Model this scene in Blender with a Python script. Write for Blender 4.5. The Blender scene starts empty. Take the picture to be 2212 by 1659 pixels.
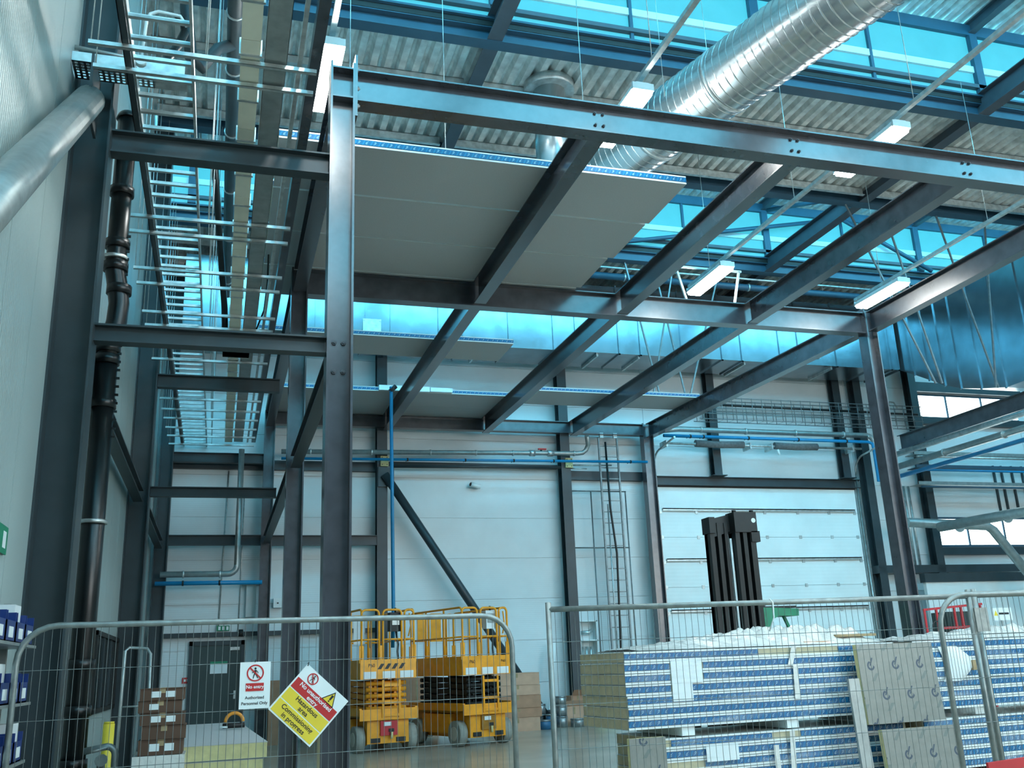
import bpy, bmesh, math, random
from mathutils import Vector, Matrix
random.seed(7)
S = bpy.context.scene
COL = S.collection
PI = math.pi
V = Vector

# ------------------------------------------------------------------ camera
yaw, pitch, roll, FPX = 0.301088, 0.285343, -0.0407178, 2058.99
f = V((math.sin(yaw)*math.cos(pitch), math.cos(yaw)*math.cos(pitch), math.sin(pitch)))
r = V((math.cos(yaw), -math.sin(yaw), 0)); u = r.cross(f)
r2 = math.cos(roll)*r + math.sin(roll)*u; u2 = -math.sin(roll)*r + math.cos(roll)*u
cam_d = bpy.data.cameras.new('camera'); cam = bpy.data.objects.new('camera', cam_d); COL.objects.link(cam)
cam.matrix_world = Matrix(((r2.x, u2.x, -f.x, 0), (r2.y, u2.y, -f.y, 0), (r2.z, u2.z, -f.z, 1.5), (0, 0, 0, 1)))
cam_d.sensor_width = 36; cam_d.lens = FPX/2212*36; cam_d.clip_end = 300; cam_d.clip_start = .05
S.camera = cam
# ------------------------------------------------------------------ world, exposure
w = bpy.data.worlds.new('sky'); S.world = w; w.use_nodes = True
bg = w.node_tree.nodes['Background']; bg.inputs[0].default_value = (.35, .75, .9, 1); bg.inputs[1].default_value = .6
S.view_settings.view_transform = 'Standard'; S.view_settings.look = 'None'
S.view_settings.exposure = 0.70; S.view_settings.gamma = 1; S.view_settings.use_curve_mapping = False
LAMP = 42.0          # radiance of the fluorescent diffusers
SKYL = 0.40          # radiance of the rooflight glazing facing us
SKYN = 11.0           # radiance of the sun-side rooflight glazing
# ------------------------------------------------------------------ materials
M = {}
class G:
    """tiny node-graph helper"""
    def __init__(s, mt): s.t = mt.node_tree; s.n = s.t.nodes; s.l = s.t.links
    def node(s, k, **kw):
        n = s.n.new(k)
        for a, b in kw.items(): setattr(n, a, b)
        return n
    def put(s, sock, v):
        if hasattr(v, 'links'): s.l.new(v, sock)
        else: sock.default_value = v
    def m(s, op, a, b=0.0, c=None):
        n = s.n.new('ShaderNodeMath'); n.operation = op
        s.put(n.inputs[0], a); s.put(n.inputs[1], b)
        if c is not None: s.put(n.inputs[2], c)
        return n.outputs[0]
    def mix(s, fac, a, b):
        n = s.n.new('ShaderNodeMix'); n.data_type = 'RGBA'
        s.put(n.inputs[0], fac); s.put(n.inputs[6], a); s.put(n.inputs[7], b)
        return n.outputs[2]
    def xyz(s):
        tc = s.n.new('ShaderNodeTexCoord'); sp = s.n.new('ShaderNodeSeparateXYZ')
        s.l.new(tc.outputs['Object'], sp.inputs[0]); return sp.outputs
    def uv(s):
        tc = s.n.new('ShaderNodeTexCoord'); sp = s.n.new('ShaderNodeSeparateXYZ')
        s.l.new(tc.outputs['UV'], sp.inputs[0]); return sp.outputs
def c4(c): return (c[0], c[1], c[2], 1.0)
def mat(name, col, rough=.5, metal=0.0, var=.12, scale=3.0, stretch=(1, 1, 1), bump=0.0, bscale=60, emit=None, es=0, spec=.5, trans=0, alpha=1):
    mt = bpy.data.materials.new(name); mt.use_nodes = True; g = G(mt)
    b = g.n['Principled BSDF']
    b.inputs['Roughness'].default_value = rough; b.inputs['Metallic'].default_value = metal
    b.inputs['Specular IOR Level'].default_value = spec
    tc = g.node('ShaderNodeTexCoord'); mp = g.node('ShaderNodeMapping'); mp.inputs['Scale'].default_value = stretch
    g.l.new(tc.outputs['Object'], mp.inputs[0])
    nz = g.node('ShaderNodeTexNoise'); nz.inputs['Scale'].default_value = scale; nz.inputs['Detail'].default_value = 5
    g.l.new(mp.outputs[0], nz.inputs['Vector'])
    lo = tuple(max(0, x*(1-var)) for x in col); hi = tuple(min(1, x*(1+var)) for x in col)
    rp = g.node('ShaderNodeValToRGB'); rp.color_ramp.elements[0].position = .3; rp.color_ramp.elements[1].position = .7
    rp.color_ramp.elements[0].color = c4(lo); rp.color_ramp.elements[1].color = c4(hi)
    g.l.new(nz.outputs['Fac'], rp.inputs[0]); g.l.new(rp.outputs[0], b.inputs['Base Color'])
    if bump:
        n2 = g.node('ShaderNodeTexNoise'); n2.inputs['Scale'].default_value = bscale
        g.l.new(mp.outputs[0], n2.inputs['Vector'])
        bp = g.node('ShaderNodeBump'); bp.inputs['Strength'].default_value = bump; bp.inputs['Distance'].default_value = .01
        g.l.new(n2.outputs['Fac'], bp.inputs['Height']); g.l.new(bp.outputs[0], b.inputs['Normal'])
    if emit:
        b.inputs['Emission Color'].default_value = c4(emit); b.inputs['Emission Strength'].default_value = es
    if trans: b.inputs['Transmission Weight'].default_value = trans
    if alpha < 1: b.inputs['Alpha'].default_value = alpha
    M[name] = mt; return mt
mat('steel', (.045, .055, .070), .24, .0, .25, 4, (1, 1, 1), .06, 5, spec=.6)
M['steel'].node_tree.nodes['Principled BSDF'].inputs['IOR'].default_value = 1.8
mat('wallsteel', (.032, .048, .056), .42, 0, .15, 3)
mat('roofsteel', (.055, .075, .095), .5, 0, .15, 3)
mat('galv', (.55, .60, .60), .38, .75, .22, 9, (1, 1, 1), .08, 20)
mat('galvduct', (.26, .33, .37), .24, .9, .14, 2.5, (1, 1, 1), .10, 3)
mat('spiral', (.62, .66, .67), .27, .9, .10, 4, (1, 1, 1), .05, 6)
mat('deck', (.66, .70, .68), .38, .35, .25, 5, (1, 1, 1), .1, 12)
mat('bolt', (.55, .58, .6), .35, .7)
mat('boltdark', (.05, .06, .07), .4, .3)
mat('black', (.006, .009, .010), .32, 0, .3, 6)
mat('blackmatt', (.008, .010, .010), .55, 0, .3, 6)
mat('rubber', (.02, .022, .023), .7, 0, .3, 8)
mat('cream', (.72, .74, .62), .5, 0, .08, 3)
mat('farwall', (.10, .11, .11), .7)
mat('white', (.72, .78, .78), .45, 0, .05, 2)
mat('panelgrey', (.46, .49, .50), .55, 0, .05, 60)
mat('silverpanel', (.36, .38, .35), .4, .1, .08, 20)
mat('foam', (.62, .58, .30), .8, 0, .12, 12, (1, 1, 1), .2, 40)
mat('foamtan', (.48, .43, .29), .8, 0, .1, 12, (1, 1, 1), .15, 40)
mat('fencegalv', (.27, .32, .32), .45, .6, .2, 14)
mat('wire', (.20, .24, .24), .5, .5, .2, 14)
mat('yellow', (.86, .36, .018), .42, 0, .14, 5)
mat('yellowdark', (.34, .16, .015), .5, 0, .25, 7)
mat('orange', (.70, .28, .03), .5)
mat('tyre', (.30, .32, .29), .75, 0, .15, 9)
mat('hub', (.50, .50, .44), .5)
mat('card', (.44, .25, .16), .8, 0, .12, 4)
mat('cardlight', (.58, .37, .26), .8, 0, .1, 4)
mat('cardbrown', (.10, .055, .035), .8, 0, .15, 4)
mat('paper', (.72, .80, .82), .6, 0, .05, 4)
mat('signwhite', (.78, .88, .90), .4, 0, .02, 4)
mat('red', (.52, .028, .03), .45, 0, .06, 4)
mat('redframe', (.55, .03, .04), .45)
mat('yellowsign', (.80, .62, .05), .45, 0, .05, 4)
mat('ink', (.012, .018, .02), .5)
mat('bluepipe', (.002, .22, .46), .4, 0, .1, 4)
mat('greypipe', (.33, .38, .38), .35, .5, .15, 8)
mat('bluebin', (.01, .035, .17), .4)
mat('green', (.015, .26, .14), .45, 0, .15, 5)
mat('greensign', (.01, .22, .12), .5)
mat('greendoor', (.030, .055, .055), .5, 0, .08, 3)
mat('foambox', (.16, .18, .19), .85, 0, .2, 15)
mat('pallet', (.36, .27, .15), .8, 0, .2, 8)
mat('tin', (.32, .35, .36), .35, .7)
mat('tinblue', (.03, .14, .28), .4)
mat('film', (.66, .68, .65), .12, 0, .10, 9, (1, 1, 1), 1.0, 16)
mat('strutgrey', (.20, .23, .24), .45, .5, .2, 10)
mat('lampbody', (.55, .72, .76), .4, 0, .04)
mat('darkglass', (.012, .018, .018), .12, 0, .2, 2)
mat('frameblue', (.028, .080, .125), .45, 0, .12, 3)
def emis(name, col, st, var=.06, scale=2.5):
    mt = mat(name, (.06, .10, .11), .35); g = G(mt); b = g.n['Principled BSDF']
    nz = g.node('ShaderNodeTexNoise'); nz.inputs['Scale'].default_value = scale
    tc = g.node('ShaderNodeTexCoord'); g.l.new(tc.outputs['Object'], nz.inputs['Vector'])
    g.put(b.inputs['Emission Color'], g.mix(nz.outputs['Fac'], c4([c*(1-var) for c in col]), c4([min(1, c*(1+var)) for c in col])))
    b.inputs['Emission Strength'].default_value = st
emis('lamp', (.96, 1, .94), LAMP)
emis('sky_pane', (.08, .76, 1.0), SKYL)
emis('sun_pane', (.15, .69, 1.0), SKYN)
emis('unseen_front_pane', (.93, 1, .98), 4.8)
emis('window_pane', (.80, .98, 1.0), 5.0)
# profiled white wall cladding: fine ribs in the normal only
def ribbed(name, col, axis, pitch, st=.35, rough=.42):
    mt = mat(name, col, rough, 0, .05, 1.2); g = G(mt); b = g.n['Principled BSDF']
    o = g.xyz()[axis]; sn = g.m('SINE', g.m('MULTIPLY', o, 2*PI/pitch))
    bp = g.node('ShaderNodeBump'); bp.inputs['Strength'].default_value = st; bp.inputs['Distance'].default_value = .003
    g.l.new(sn, bp.inputs['Height']); g.l.new(bp.outputs[0], b.inputs['Normal'])
ribbed('clad_left_shaded', (.36, .46, .46), 1, .05)  # white cladding too, its colour darkened to hold the shade on the left
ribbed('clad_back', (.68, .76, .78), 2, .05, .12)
ribbed('doorpanel', (.80, .88, .88), 2, .10, .15)
# concrete floor
mt = mat('concrete', (.40, .38, .32), .22, 0, .12, .8, (1, 1, 1), .02, 4)
# brand tape: blue with slanted darker blocks and little light drop-and-tail glyphs (UV: metres along, 0..1 across)
def glyph(g, uu, vv):
    """mask of a drop ring with a slanted tail centred in a unit cell"""
    dx = g.m('SUBTRACT', uu, .5); dy = g.m('SUBTRACT', vv, .45)
    d = g.m('SQRT', g.m('ADD', g.m('MULTIPLY', dx, dx), g.m('MULTIPLY', dy, dy)))
    ring = g.m('LESS_THAN', g.m('ABSOLUTE', g.m('SUBTRACT', d, .20)), .055)
    gap = g.m('LESS_THAN', g.m('ADD', dx, dy), .17)
    ring = g.m('MULTIPLY', ring, gap)
    ta = g.m('LESS_THAN', g.m('ABSOLUTE', g.m('SUBTRACT', dx, g.m('MULTIPLY', g.m('SUBTRACT', dy, .1), .45))), .05)
    tb = g.m('MULTIPLY', g.m('GREATER_THAN', dy, .0), g.m('LESS_THAN', dy, .42))
    return g.m('MAXIMUM', ring, g.m('MULTIPLY', ta, tb))
mt = mat('tape', (.02, .2, .5), .3); g = G(mt); o = g.uv(); b = g.n['Principled BSDF']
sl = g.m('SUBTRACT', o[0], g.m('MULTIPLY', o[1], .03))
cell = g.m('DIVIDE', sl, .10); fr = g.m('FRACT', cell)
par = g.m('GREATER_THAN', g.m('FRACT', g.m('MULTIPLY', cell, .5)), .5)
# every second glyph stands on its head
vv = g.m('ADD', g.m('MULTIPLY', o[1], g.m('SUBTRACT', 1, par)), g.m('MULTIPLY', g.m('SUBTRACT', 1, o[1]), par))
uu = g.m('ADD', g.m('MULTIPLY', fr, g.m('SUBTRACT', 1, par)), g.m('MULTIPLY', g.m('SUBTRACT', 1, fr), par))
uu = g.m('ADD', g.m('MULTIPLY', g.m('SUBTRACT', uu, .5), 1.9), .5)
msk = glyph(g, uu, vv)
blk = g.mix(g.m('LESS_THAN', fr, .16), c4((.0005, .105, .27)), c4((.001, .18, .38)))
g.put(b.inputs['Base Color'], g.mix(msk, blk, c4((.32, .50, .60))))
# foil faced board with staggered dark flame-drop prints (UV metres)
mt = mat('foilboard', (.40, .44, .42), .35, .3); g = G(mt); o = g.uv(); b = g.n['Principled BSDF']
row = g.m('DIVIDE', o[1], .34); rf = g.m('FLOOR', row)
cx = g.m('ADD', g.m('DIVIDE', o[0], .36), g.m('MULTIPLY', rf, .42))
uu = g.m('ADD', g.m('MULTIPLY', g.m('SUBTRACT', g.m('FRACT', cx), .5), 1.7), .5)
vv = g.m('ADD', g.m('MULTIPLY', g.m('SUBTRACT', g.m('FRACT', row), .6), 1.6), .5)
msk = glyph(g, uu, vv)
# pale slanted word print under every drop
wx = g.m('SUBTRACT', g.m('SUBTRACT', g.m('FRACT', cx), .62), g.m('MULTIPLY', g.m('SUBTRACT', g.m('FRACT', row), .2), .8))
wm = g.m('MULTIPLY', g.m('LESS_THAN', g.m('ABSOLUTE', wx), .07), g.m('LESS_THAN', g.m('ABSOLUTE', g.m('SUBTRACT', g.m('FRACT', row), .18)), .13))
nz = g.node('ShaderNodeTexNoise'); nz.inputs['Scale'].default_value = 9
base = g.mix(nz.outputs['Fac'], c4((.17, .195, .185)), c4((.25, .275, .26)))
base = g.mix(g.m('MULTIPLY', wm, .45), base, c4((.07, .13, .14)))
g.put(b.inputs['Base Color'], g.mix(g.m('MULTIPLY', msk, .9), base, c4((.03, .06, .10))))
# see-through stretch film
mt = mat('clearfilm', (.9, .95, .95), .12, 0, .02, 4, (1, 1, 1), .6, 9); g = G(mt); b = g.n['Principled BSDF']
nz = g.node('ShaderNodeTexNoise'); nz.inputs['Scale'].default_value = 5; nz.inputs['Detail'].default_value = 6
tc = g.node('ShaderNodeTexCoord'); mp = g.node('ShaderNodeMapping'); mp.inputs['Scale'].default_value = (.25, 1, 2.2); mp.inputs['Rotation'].default_value = (0, .2, 0)
g.l.new(tc.outputs['Object'], mp.inputs[0]); g.l.new(mp.outputs[0], nz.inputs[0])
rp = g.node('ShaderNodeValToRGB'); rp.color_ramp.elements[0].position = .52; rp.color_ramp.elements[1].position = .85
rp.color_ramp.elements[0].color = (.015,)*3+(1,); rp.color_ramp.elements[1].color = (.4,)*3+(1,)
g.l.new(nz.outputs['Fac'], rp.inputs[0]); g.l.new(rp.outputs[0], b.inputs['Alpha'])

# ------------------------------------------------------------------ mesh helpers
class MB:
    def __init__(s): s.v = []; s.f = []; s.uv = None; s.smooth = set()
    def add(s, vs, fs, smooth=False):
        k = len(s.v); s.v += [tuple(q) for q in vs]
        for q in fs:
            if smooth: s.smooth.add(len(s.f))
            s.f.append(tuple(i+k for i in q))
        return s
    def box(s, a, b):
        x0, x1 = sorted((a[0], b[0])); y0, y1 = sorted((a[1], b[1])); z0, z1 = sorted((a[2], b[2]))
        return s.add([(x0, y0, z0), (x1, y0, z0), (x1, y1, z0), (x0, y1, z0), (x0, y0, z1), (x1, y0, z1), (x1, y1, z1), (x0, y1, z1)],
                     [(0, 3, 2, 1), (4, 5, 6, 7), (0, 1, 5, 4), (1, 2, 6, 5), (2, 3, 7, 6), (3, 0, 4, 7)])
    def ext(s, poly, o, du, dv, dw):
        """extrude a 2-D polygon (u,v) at o along dw"""
        o, du, dv, dw = V(o), V(du), V(dv), V(dw); n = len(poly)
        a = [o+du*p[0]+dv*p[1] for p in poly]; bb = [p+dw for p in a]
        fs = [tuple(range(n))[::-1], tuple(range(n, 2*n))]+[(i, (i+1) % n, n+(i+1) % n, n+i) for i in range(n)]
        return s.add(a+bb, fs)
    def tube(s, pts, rad, n=10, cap=True, smooth=True):
        pts = [V(p) for p in pts]; rads = rad if isinstance(rad, (list, tuple)) else [rad]*len(pts)
        vs = []; fs = []; prev = None
        for i, p in enumerate(pts):
            t = (pts[min(i+1, len(pts)-1)]-pts[max(i-1, 0)]).normalized()
            if prev is None:
                a = V((0, 0, 1)) if abs(t.z) < .9 else V((1, 0, 0)); prev = t.cross(a).normalized()
            prev = (prev-t*prev.dot(t)).normalized(); bb = t.cross(prev)
            for k in range(n):
                an = 2*PI*k/n; vs.append(p+(prev*math.cos(an)+bb*math.sin(an))*rads[i])
        m = len(pts)
        for i in range(m-1):
            for k in range(n):
                fs.append((i*n+k, i*n+(k+1) % n, (i+1)*n+(k+1) % n, (i+1)*n+k))
        s.add(vs, fs, smooth)
        if cap: s.add([], []); k0 = len(s.v)-len(vs); s.f.append(tuple(k0+k for k in range(n))[::-1]); s.f.append(tuple(k0+(m-1)*n+k for k in range(n)))
        return s
    def xform(s, mx):
        s.v = [tuple(mx @ V(q)) for q in s.v]; return s
    def build(s, name, m, parent=None, loc=None):
        me = bpy.data.meshes.new(name); me.from_pydata(s.v, [], s.f)
        bm = bmesh.new(); bm.from_mesh(me); bmesh.ops.recalc_face_normals(bm, faces=bm.faces[:]); bm.to_mesh(me); bm.free()
        if s.smooth:
            for p in me.polygons:
                if p.index in s.smooth: p.use_smooth = True
        me.materials.append(M[m])
        return obj(name, me, parent, loc)
def obj(name, me, parent=None, loc=None):
    o = bpy.data.objects.new(name, me); COL.objects.link(o)
    if parent: o.parent = parent
    if loc: o.location = loc
    return o
def tag(o, label, cat, group=None):
    o['label'] = label; o['category'] = cat
    if group: o['group'] = group
    return o
def thing(name, label, cat, loc=(0, 0, 0), rz=0, group=None):
    o = bpy.data.objects.new(name, None); COL.objects.link(o); o.location = loc; o.rotation_euler = (0, 0, rz)
    o.empty_display_size = .1
    return tag(o, label, cat, group)
def struct(o): o['kind'] = 'structure'; return o
def stuff(o): o['kind'] = 'stuff'; return o
def setuv(o, fn):
    me = o.data; l = me.uv_layers.new(name='UVMap')
    for p in me.polygons:
        for li in p.loop_indices:
            l.data[li].uv = fn(me.vertices[me.loops[li].vertex_index].co, p.normal)
def ibeam(p0, p1, h, wd, up=(0, 0, 1), tf=.018, tw=.012, mb=None):
    """rolled H/I section, h along up, wd across"""
    mb = mb or MB(); p0, p1 = V(p0), V(p1); d = (p1-p0); up = V(up); sd = d.normalized().cross(up).normalized(); up = sd.cross(d.normalized())
    a, bq, t, q = wd/2, h/2, tf, tw/2
    poly = [(-a, -bq), (a, -bq), (a, -bq+t), (q, -bq+t), (q, bq-t), (a, bq-t), (a, bq), (-a, bq), (-a, bq-t), (-q, bq-t), (-q, -bq+t), (-a, -bq+t)]
    k = len(mb.v); n = 12
    A = [p0+sd*x+up*y for x, y in poly]; B = [p+d for p in A]
    fs = [(i, (i+1) % n, n+(i+1) % n, n+i) for i in range(n)]
    for base, rev in ((0, 0), (n, 1)):
        for q4 in ((0, 1, 2, 11), (11, 2, 3, 10), (10, 3, 4, 9), (9, 4, 5, 8), (8, 5, 6, 7)):
            fs.append(tuple(base+i for i in q4))
    mb.add(A+B, fs); return mb
def arc(c, rad, a0, a1, n, ax, ay):
    c, ax, ay = V(c), V(ax), V(ay)
    return [c+ax*(rad*math.cos(a0+(a1-a0)*i/n))+ay*(rad*math.sin(a0+(a1-a0)*i/n)) for i in range(n+1)]
def bar(mb, a, b, w_, h_, up=(0, 0, 1)):
    a, b = V(a), V(b); d = b-a; sd = d.normalized().cross(V(up))
    if sd.length < 1e-4: sd = V((1, 0, 0))
    sd.normalize(); vv = sd.cross(d.normalized())
    return mb.ext([(-w_/2, -h_/2), (w_/2, -h_/2), (w_/2, h_/2), (-w_/2, h_/2)], a, sd, vv, d)
_bm = {}
def bolt(loc, axis, parent, rad=.018, m='bolt', h=.018):
    """hex bolt head, shared mesh per orientation"""
    key = (tuple(axis), rad, m)
    if key not in _bm:
        mb = MB(); a = V(axis); mb.tube([V((0, 0, 0)), a*h], rad, 6, True, False); mb.tube([V((0, 0, 0)), a*h*1.7], rad*.5, 6, True, False)
        o = mb.build('bolt', m, parent, loc); _bm[key] = o.data; return o
    return obj('bolt', _bm[key], parent, loc)
NTH = 'nearest second third fourth fifth sixth seventh eighth ninth tenth eleventh twelfth thirteenth fourteenth fifteenth farthest'.split()
ORD = ['topmost', 'second', 'third', 'fourth', 'fifth', 'sixth', 'seventh', 'eighth', 'ninth', 'tenth']
# ================================================================== SETTING
XL, XR, YB, YF, YW = -1.55, 30.0, -9.0, 24.0, 24.0
fl = struct(MB().box((-2, YB, -.2), (XR, 24.4, 0)).build('floor', 'concrete'))
# --- walls
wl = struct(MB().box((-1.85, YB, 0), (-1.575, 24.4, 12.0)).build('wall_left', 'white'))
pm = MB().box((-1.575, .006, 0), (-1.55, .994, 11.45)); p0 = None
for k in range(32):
    if p0 is None: p0 = pm.build('panel', 'clad_left_shaded', wl, (0, YB+k, 0))
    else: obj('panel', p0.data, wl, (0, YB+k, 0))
wb = struct(MB().box((-1.575, 24.03, 0), (XR, 24.4, 12.0)).build('wall_back', 'white'))
secs = [(-1.5, 3.8), (3.8, 8.72), (8.72, 11.3), (18.1, 20.45), (24.6, 29.9)]
for x0, x1 in secs:
    for k in range(11):
        MB().box((x0+.006, 24.0, k*1.035+.005), (x1-.006, 24.03, (k+1)*1.035-.005)).build('panel', 'clad_back', wb)
for k in range(6, 11):      # above the sectional door
    MB().box((11.306, 24.0, k*1.035+.005), (18.094, 24.03, (k+1)*1.035-.005)).build('panel', 'clad_back', wb)
for z0, z1 in ((0, 1.03), (1.04, 2.07), (2.08, 3.1), (3.11, 4.37), (5.27, 6.2), (6.21, 7.24), (7.25, 8.36), (9.17, 10.2), (10.21, 11.4)):
    MB().box((20.456, 24.0, z0), (24.594, 24.03, z1)).build('panel', 'clad_back', wb)
wr = struct(MB().box((XR, YB, 0), (XR+.3, 24.4, 12)).build('wall_right', 'farwall'))
wf = struct(MB().box((-1.85, YB-.3, 0), (XR+.3, YB, 12)).build('wall_front', 'farwall'))
# --- window strips in the far right of the back wall (each pane a part)
for n, (z0, z1) in enumerate(((8.40, 9.14), (4.40, 5.24)), 1):
    m = MB()
    for z in (z0, z1): m.box((20.45, 23.97, z-.03), (24.6, 24.05, z+.03))
    wd = struct(m.build('window_%d' % n, 'frameblue'))
    xs = [20.47, 21.83, 23.2, 24.58]
    for i in range(3):
        MB().box((xs[i]+.02, 24.005, z0+.03), (xs[i+1]-.02, 24.02, z1-.03)).build('pane', 'window_pane', wd)
        if i: MB().box((xs[i]-.03, 23.965, z0), (xs[i]+.03, 24.04, z1)).build('mullion', 'frameblue', wd)
wn = struct(MB().box((7.9, YB, 2.9), (28.1, YB+.06, 3.0)).box((7.9, YB, 8.0), (28.1, YB+.06, 8.1)).build('window_21', 'frameblue'))  # unseen window behind the camera, inferred and added to brighten the back wall
for k in range(8): MB().box((8.03+k*2.5, YB, 3.0), (10.47+k*2.5, YB+.02, 8.0)).build('pane', 'unseen_front_pane', wn)
for k in range(9): MB().box((7.97+k*2.5, YB, 3.0), (8.03+k*2.5, YB+.05, 8.0)).build('mullion', 'frameblue', wn)
# --- personnel door in the back wall, left
d1 = struct(MB().box((-.60, 23.93, 0), (-.50, 24.0, 2.28)).box((.55, 23.93, 0), (.65, 24.0, 2.28)).box((-.60, 23.93, 2.18), (.65, 24.0, 2.28)).build('door_1', 'wallsteel'))
lf = MB().box((-.50, 23.95, .01), (.55, 24.0, 2.18)).build('leaf', 'greendoor', d1)
MB().box((-.12, 23.935, 1.55), (.26, 23.95, 1.82)).build('notice', 'paper', lf)
MB().box((-.12, 23.93, 1.77), (.26, 23.936, 1.82)).build('notice_header', 'greensign', lf)
hb = MB(); hb.box((.42, 23.93, .98), (.47, 23.95, 1.16)); hb.tube([(.445, 23.93, 1.09), (.445, 23.89, 1.09), (.33, 23.89, 1.09)], .011, 8)
hb.build('handle', 'galv', lf)
MB().box((.30, 23.91, 2.06), (.52, 23.95, 2.13)).build('door_closer', 'galv', lf)
# --- sectional door
d2 = struct(MB().box((11.30, 23.86, 0), (11.46, 24.02, 6.3)).box((17.94, 23.86, 0), (18.1, 24.02, 6.3)).build('door_2', 'greypipe'))
zs = [0.0, .62, 1.26, 1.93, 2.62, 3.31, 3.98, 4.66, 5.36, 6.06]
for i in range(9):
    p = MB().box((11.47, 23.93, zs[i]+.004), (17.93, 24.0, zs[i+1]-.004)).build('section', 'doorpanel', d2)
    if i in (4, 6, 8, 2):
        hs = MB().box((11.62, 23.865, zs[i]+.07), (17.82, 23.93, zs[i]+.10)).box((11.62, 23.865, zs[i]+.03), (17.82, 23.875, zs[i]+.10)).build('stiffener_rail', 'galv', p)
    for x in (11.56, 12.66, 13.75, 14.82, 15.9, 16.95, 17.82):
        MB().box((x-.04, 23.905, zs[i]-.045 if i else .02), (x+.04, 23.93, zs[i]+.045)).build('hinge', 'galv', p)
MB().box((11.47, 23.90, 6.06), (17.93, 24.0, 6.12)).build('top_seal', 'rubber', d2)
for x in (11.42, 17.98):
    t = MB(); s_ = -1 if x < 14 else 1
    t.tube([(x, 23.82, 0), (x, 23.82, 6.5)]+arc((x, 23.32, 6.5), .5, 0, PI*.45, 6, (0, 1, 0), (0, 0, 1))+[(x, 22.4, 7.12)], .028, 8)
    t.build('track', 'galv', d2)
mbm = MB()
ibeam((11.3, 23.88, 6.22), (18.1, 23.88, 6.22), .25, .2, mb=mbm); struct(mbm.build('trim_1', 'wallsteel'))
# cladding rails on the back wall
for i, (xa, xb, z) in enumerate(((-1.5, 3.7, 6.45), (3.92, 8.6, 6.55), (8.87, 11.1, 6.33), (-1.5, 3.7, 2.42)), 2):
    m = MB(); hh = .24 if i in (2, 4) else .10
    m.box((xa, 23.86, z-hh/2), (xb, 23.995, z+hh/2)); struct(m.build('trim_%d' % i, 'wallsteel'))
m = MB(); m.box((18.1, 23.55, 3.58), (23.2, 24.0, 3.80)); struct(m.build('trim_6', 'wallsteel'))
m = MB(); m.box((20.4, 23.8, 4.12), (24.7, 24.0, 4.34)); struct(m.build('trim_7', 'wallsteel'))
m = MB(); m.box((20.4, 23.8, 8.15), (24.7, 24.0, 8.36)); struct(m.build('trim_8', 'wallsteel'))
m = MB(); m.box((20.4, 23.8, 9.2), (24.7, 24.0, 9.5)); struct(m.build('trim_9', 'wallsteel'))

# ================================================================== ROOF (flat ribbed decks with glazed lanterns between)
edges = [(-6.75, -2.85), (1.2, 5.1), (9.15, 13.05), (17.1, 21.0)]
def ribdeck(x0, x1, y0, y1, z, pitch=.25, dep=.10):
    """trapezoidal sheet, ribs along Y, closed on top"""
    m = MB(); prof = []; x = x0
    while x < x1-1e-6:
        prof += [(x, z+dep), (x+pitch*.18, z+dep), (x+pitch*.36, z), (x+pitch*.82, z)]; x += pitch
    prof.append((x, z+dep)); n = len(prof)
    vs = [(a, y0, b) for a, b in prof]+[(a, y1, b) for a, b in prof]+[(a, y0, z+dep+.15) for a, b in prof]+[(a, y1, z+dep+.15) for a, b in prof]
    fs = []
    for i in range(n-1):
        fs += [(i, i+1, n+i+1, n+i), (2*n+i, 3*n+i, 3*n+i+1, 2*n+i+1), (i, 2*n+i, 2*n+i+1, i+1), (n+i, n+i+1, 3*n+i+1, 3*n+i)]
    fs += [(0, n, 3*n, 2*n), (n-1, 3*n-1, 4*n-1, 2*n-1)]
    return m.add(vs, fs)
spans = [(YB, -6.75), (-2.85, 1.2), (5.1, 9.15), (13.05, 17.1), (21.0, 24.2)]
ceil = struct(ribdeck(-1.7, XR, 13.05, 17.1, 11.76).build('ceiling', 'deck'))
for a, b_ in spans:
    if a != 13.05: ribdeck(-1.7, XR, a, b_, 11.76).build('deck', 'deck', ceil)
for a, b_ in spans:                      # purlins: Z-shaped galvanised rails, split at the rafters
    for yq in ([a+1.55, a+3.6] if b_-a > 3.5 else [a+1.5]):
        for xa, xb in ((-1.5, 3.85), (4.15, 13.85), (14.15, 23.85)):
            m = MB(); m.box((xa, yq, 11.56), (xb, yq+.012, 11.755)); m.box((xa, yq-.07, 11.55), (xb, yq+.012, 11.56)); m.box((xa, yq, 11.745), (xb, yq+.075, 11.757))
            m.box((xa, yq-.07, 11.55), (xa+.0, yq-.062, 11.58)) if False else None
            m.build('purlin', 'galv', ceil)
for x in (4.0, 14.0, 24.0):
    ibeam((x, YB, 11.71), (x, 24.0, 11.71), .42, .26).build('rafter', 'roofsteel', ceil)
for a, b_ in edges:
    for yq, s_ in ((a-.13, -1), (b_+.13, 1)):
        ibeam((-1.5, yq, 11.62), (XR, yq, 11.62), .27, .25).build('edge_beam', 'frameblue', ceil)
for a, b_ in edges: MB().box((-1.6, b_-.005, 11.755), (XR, b_+.02, 11.87)).build('filler_strip', 'blackmatt', ceil)
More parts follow.
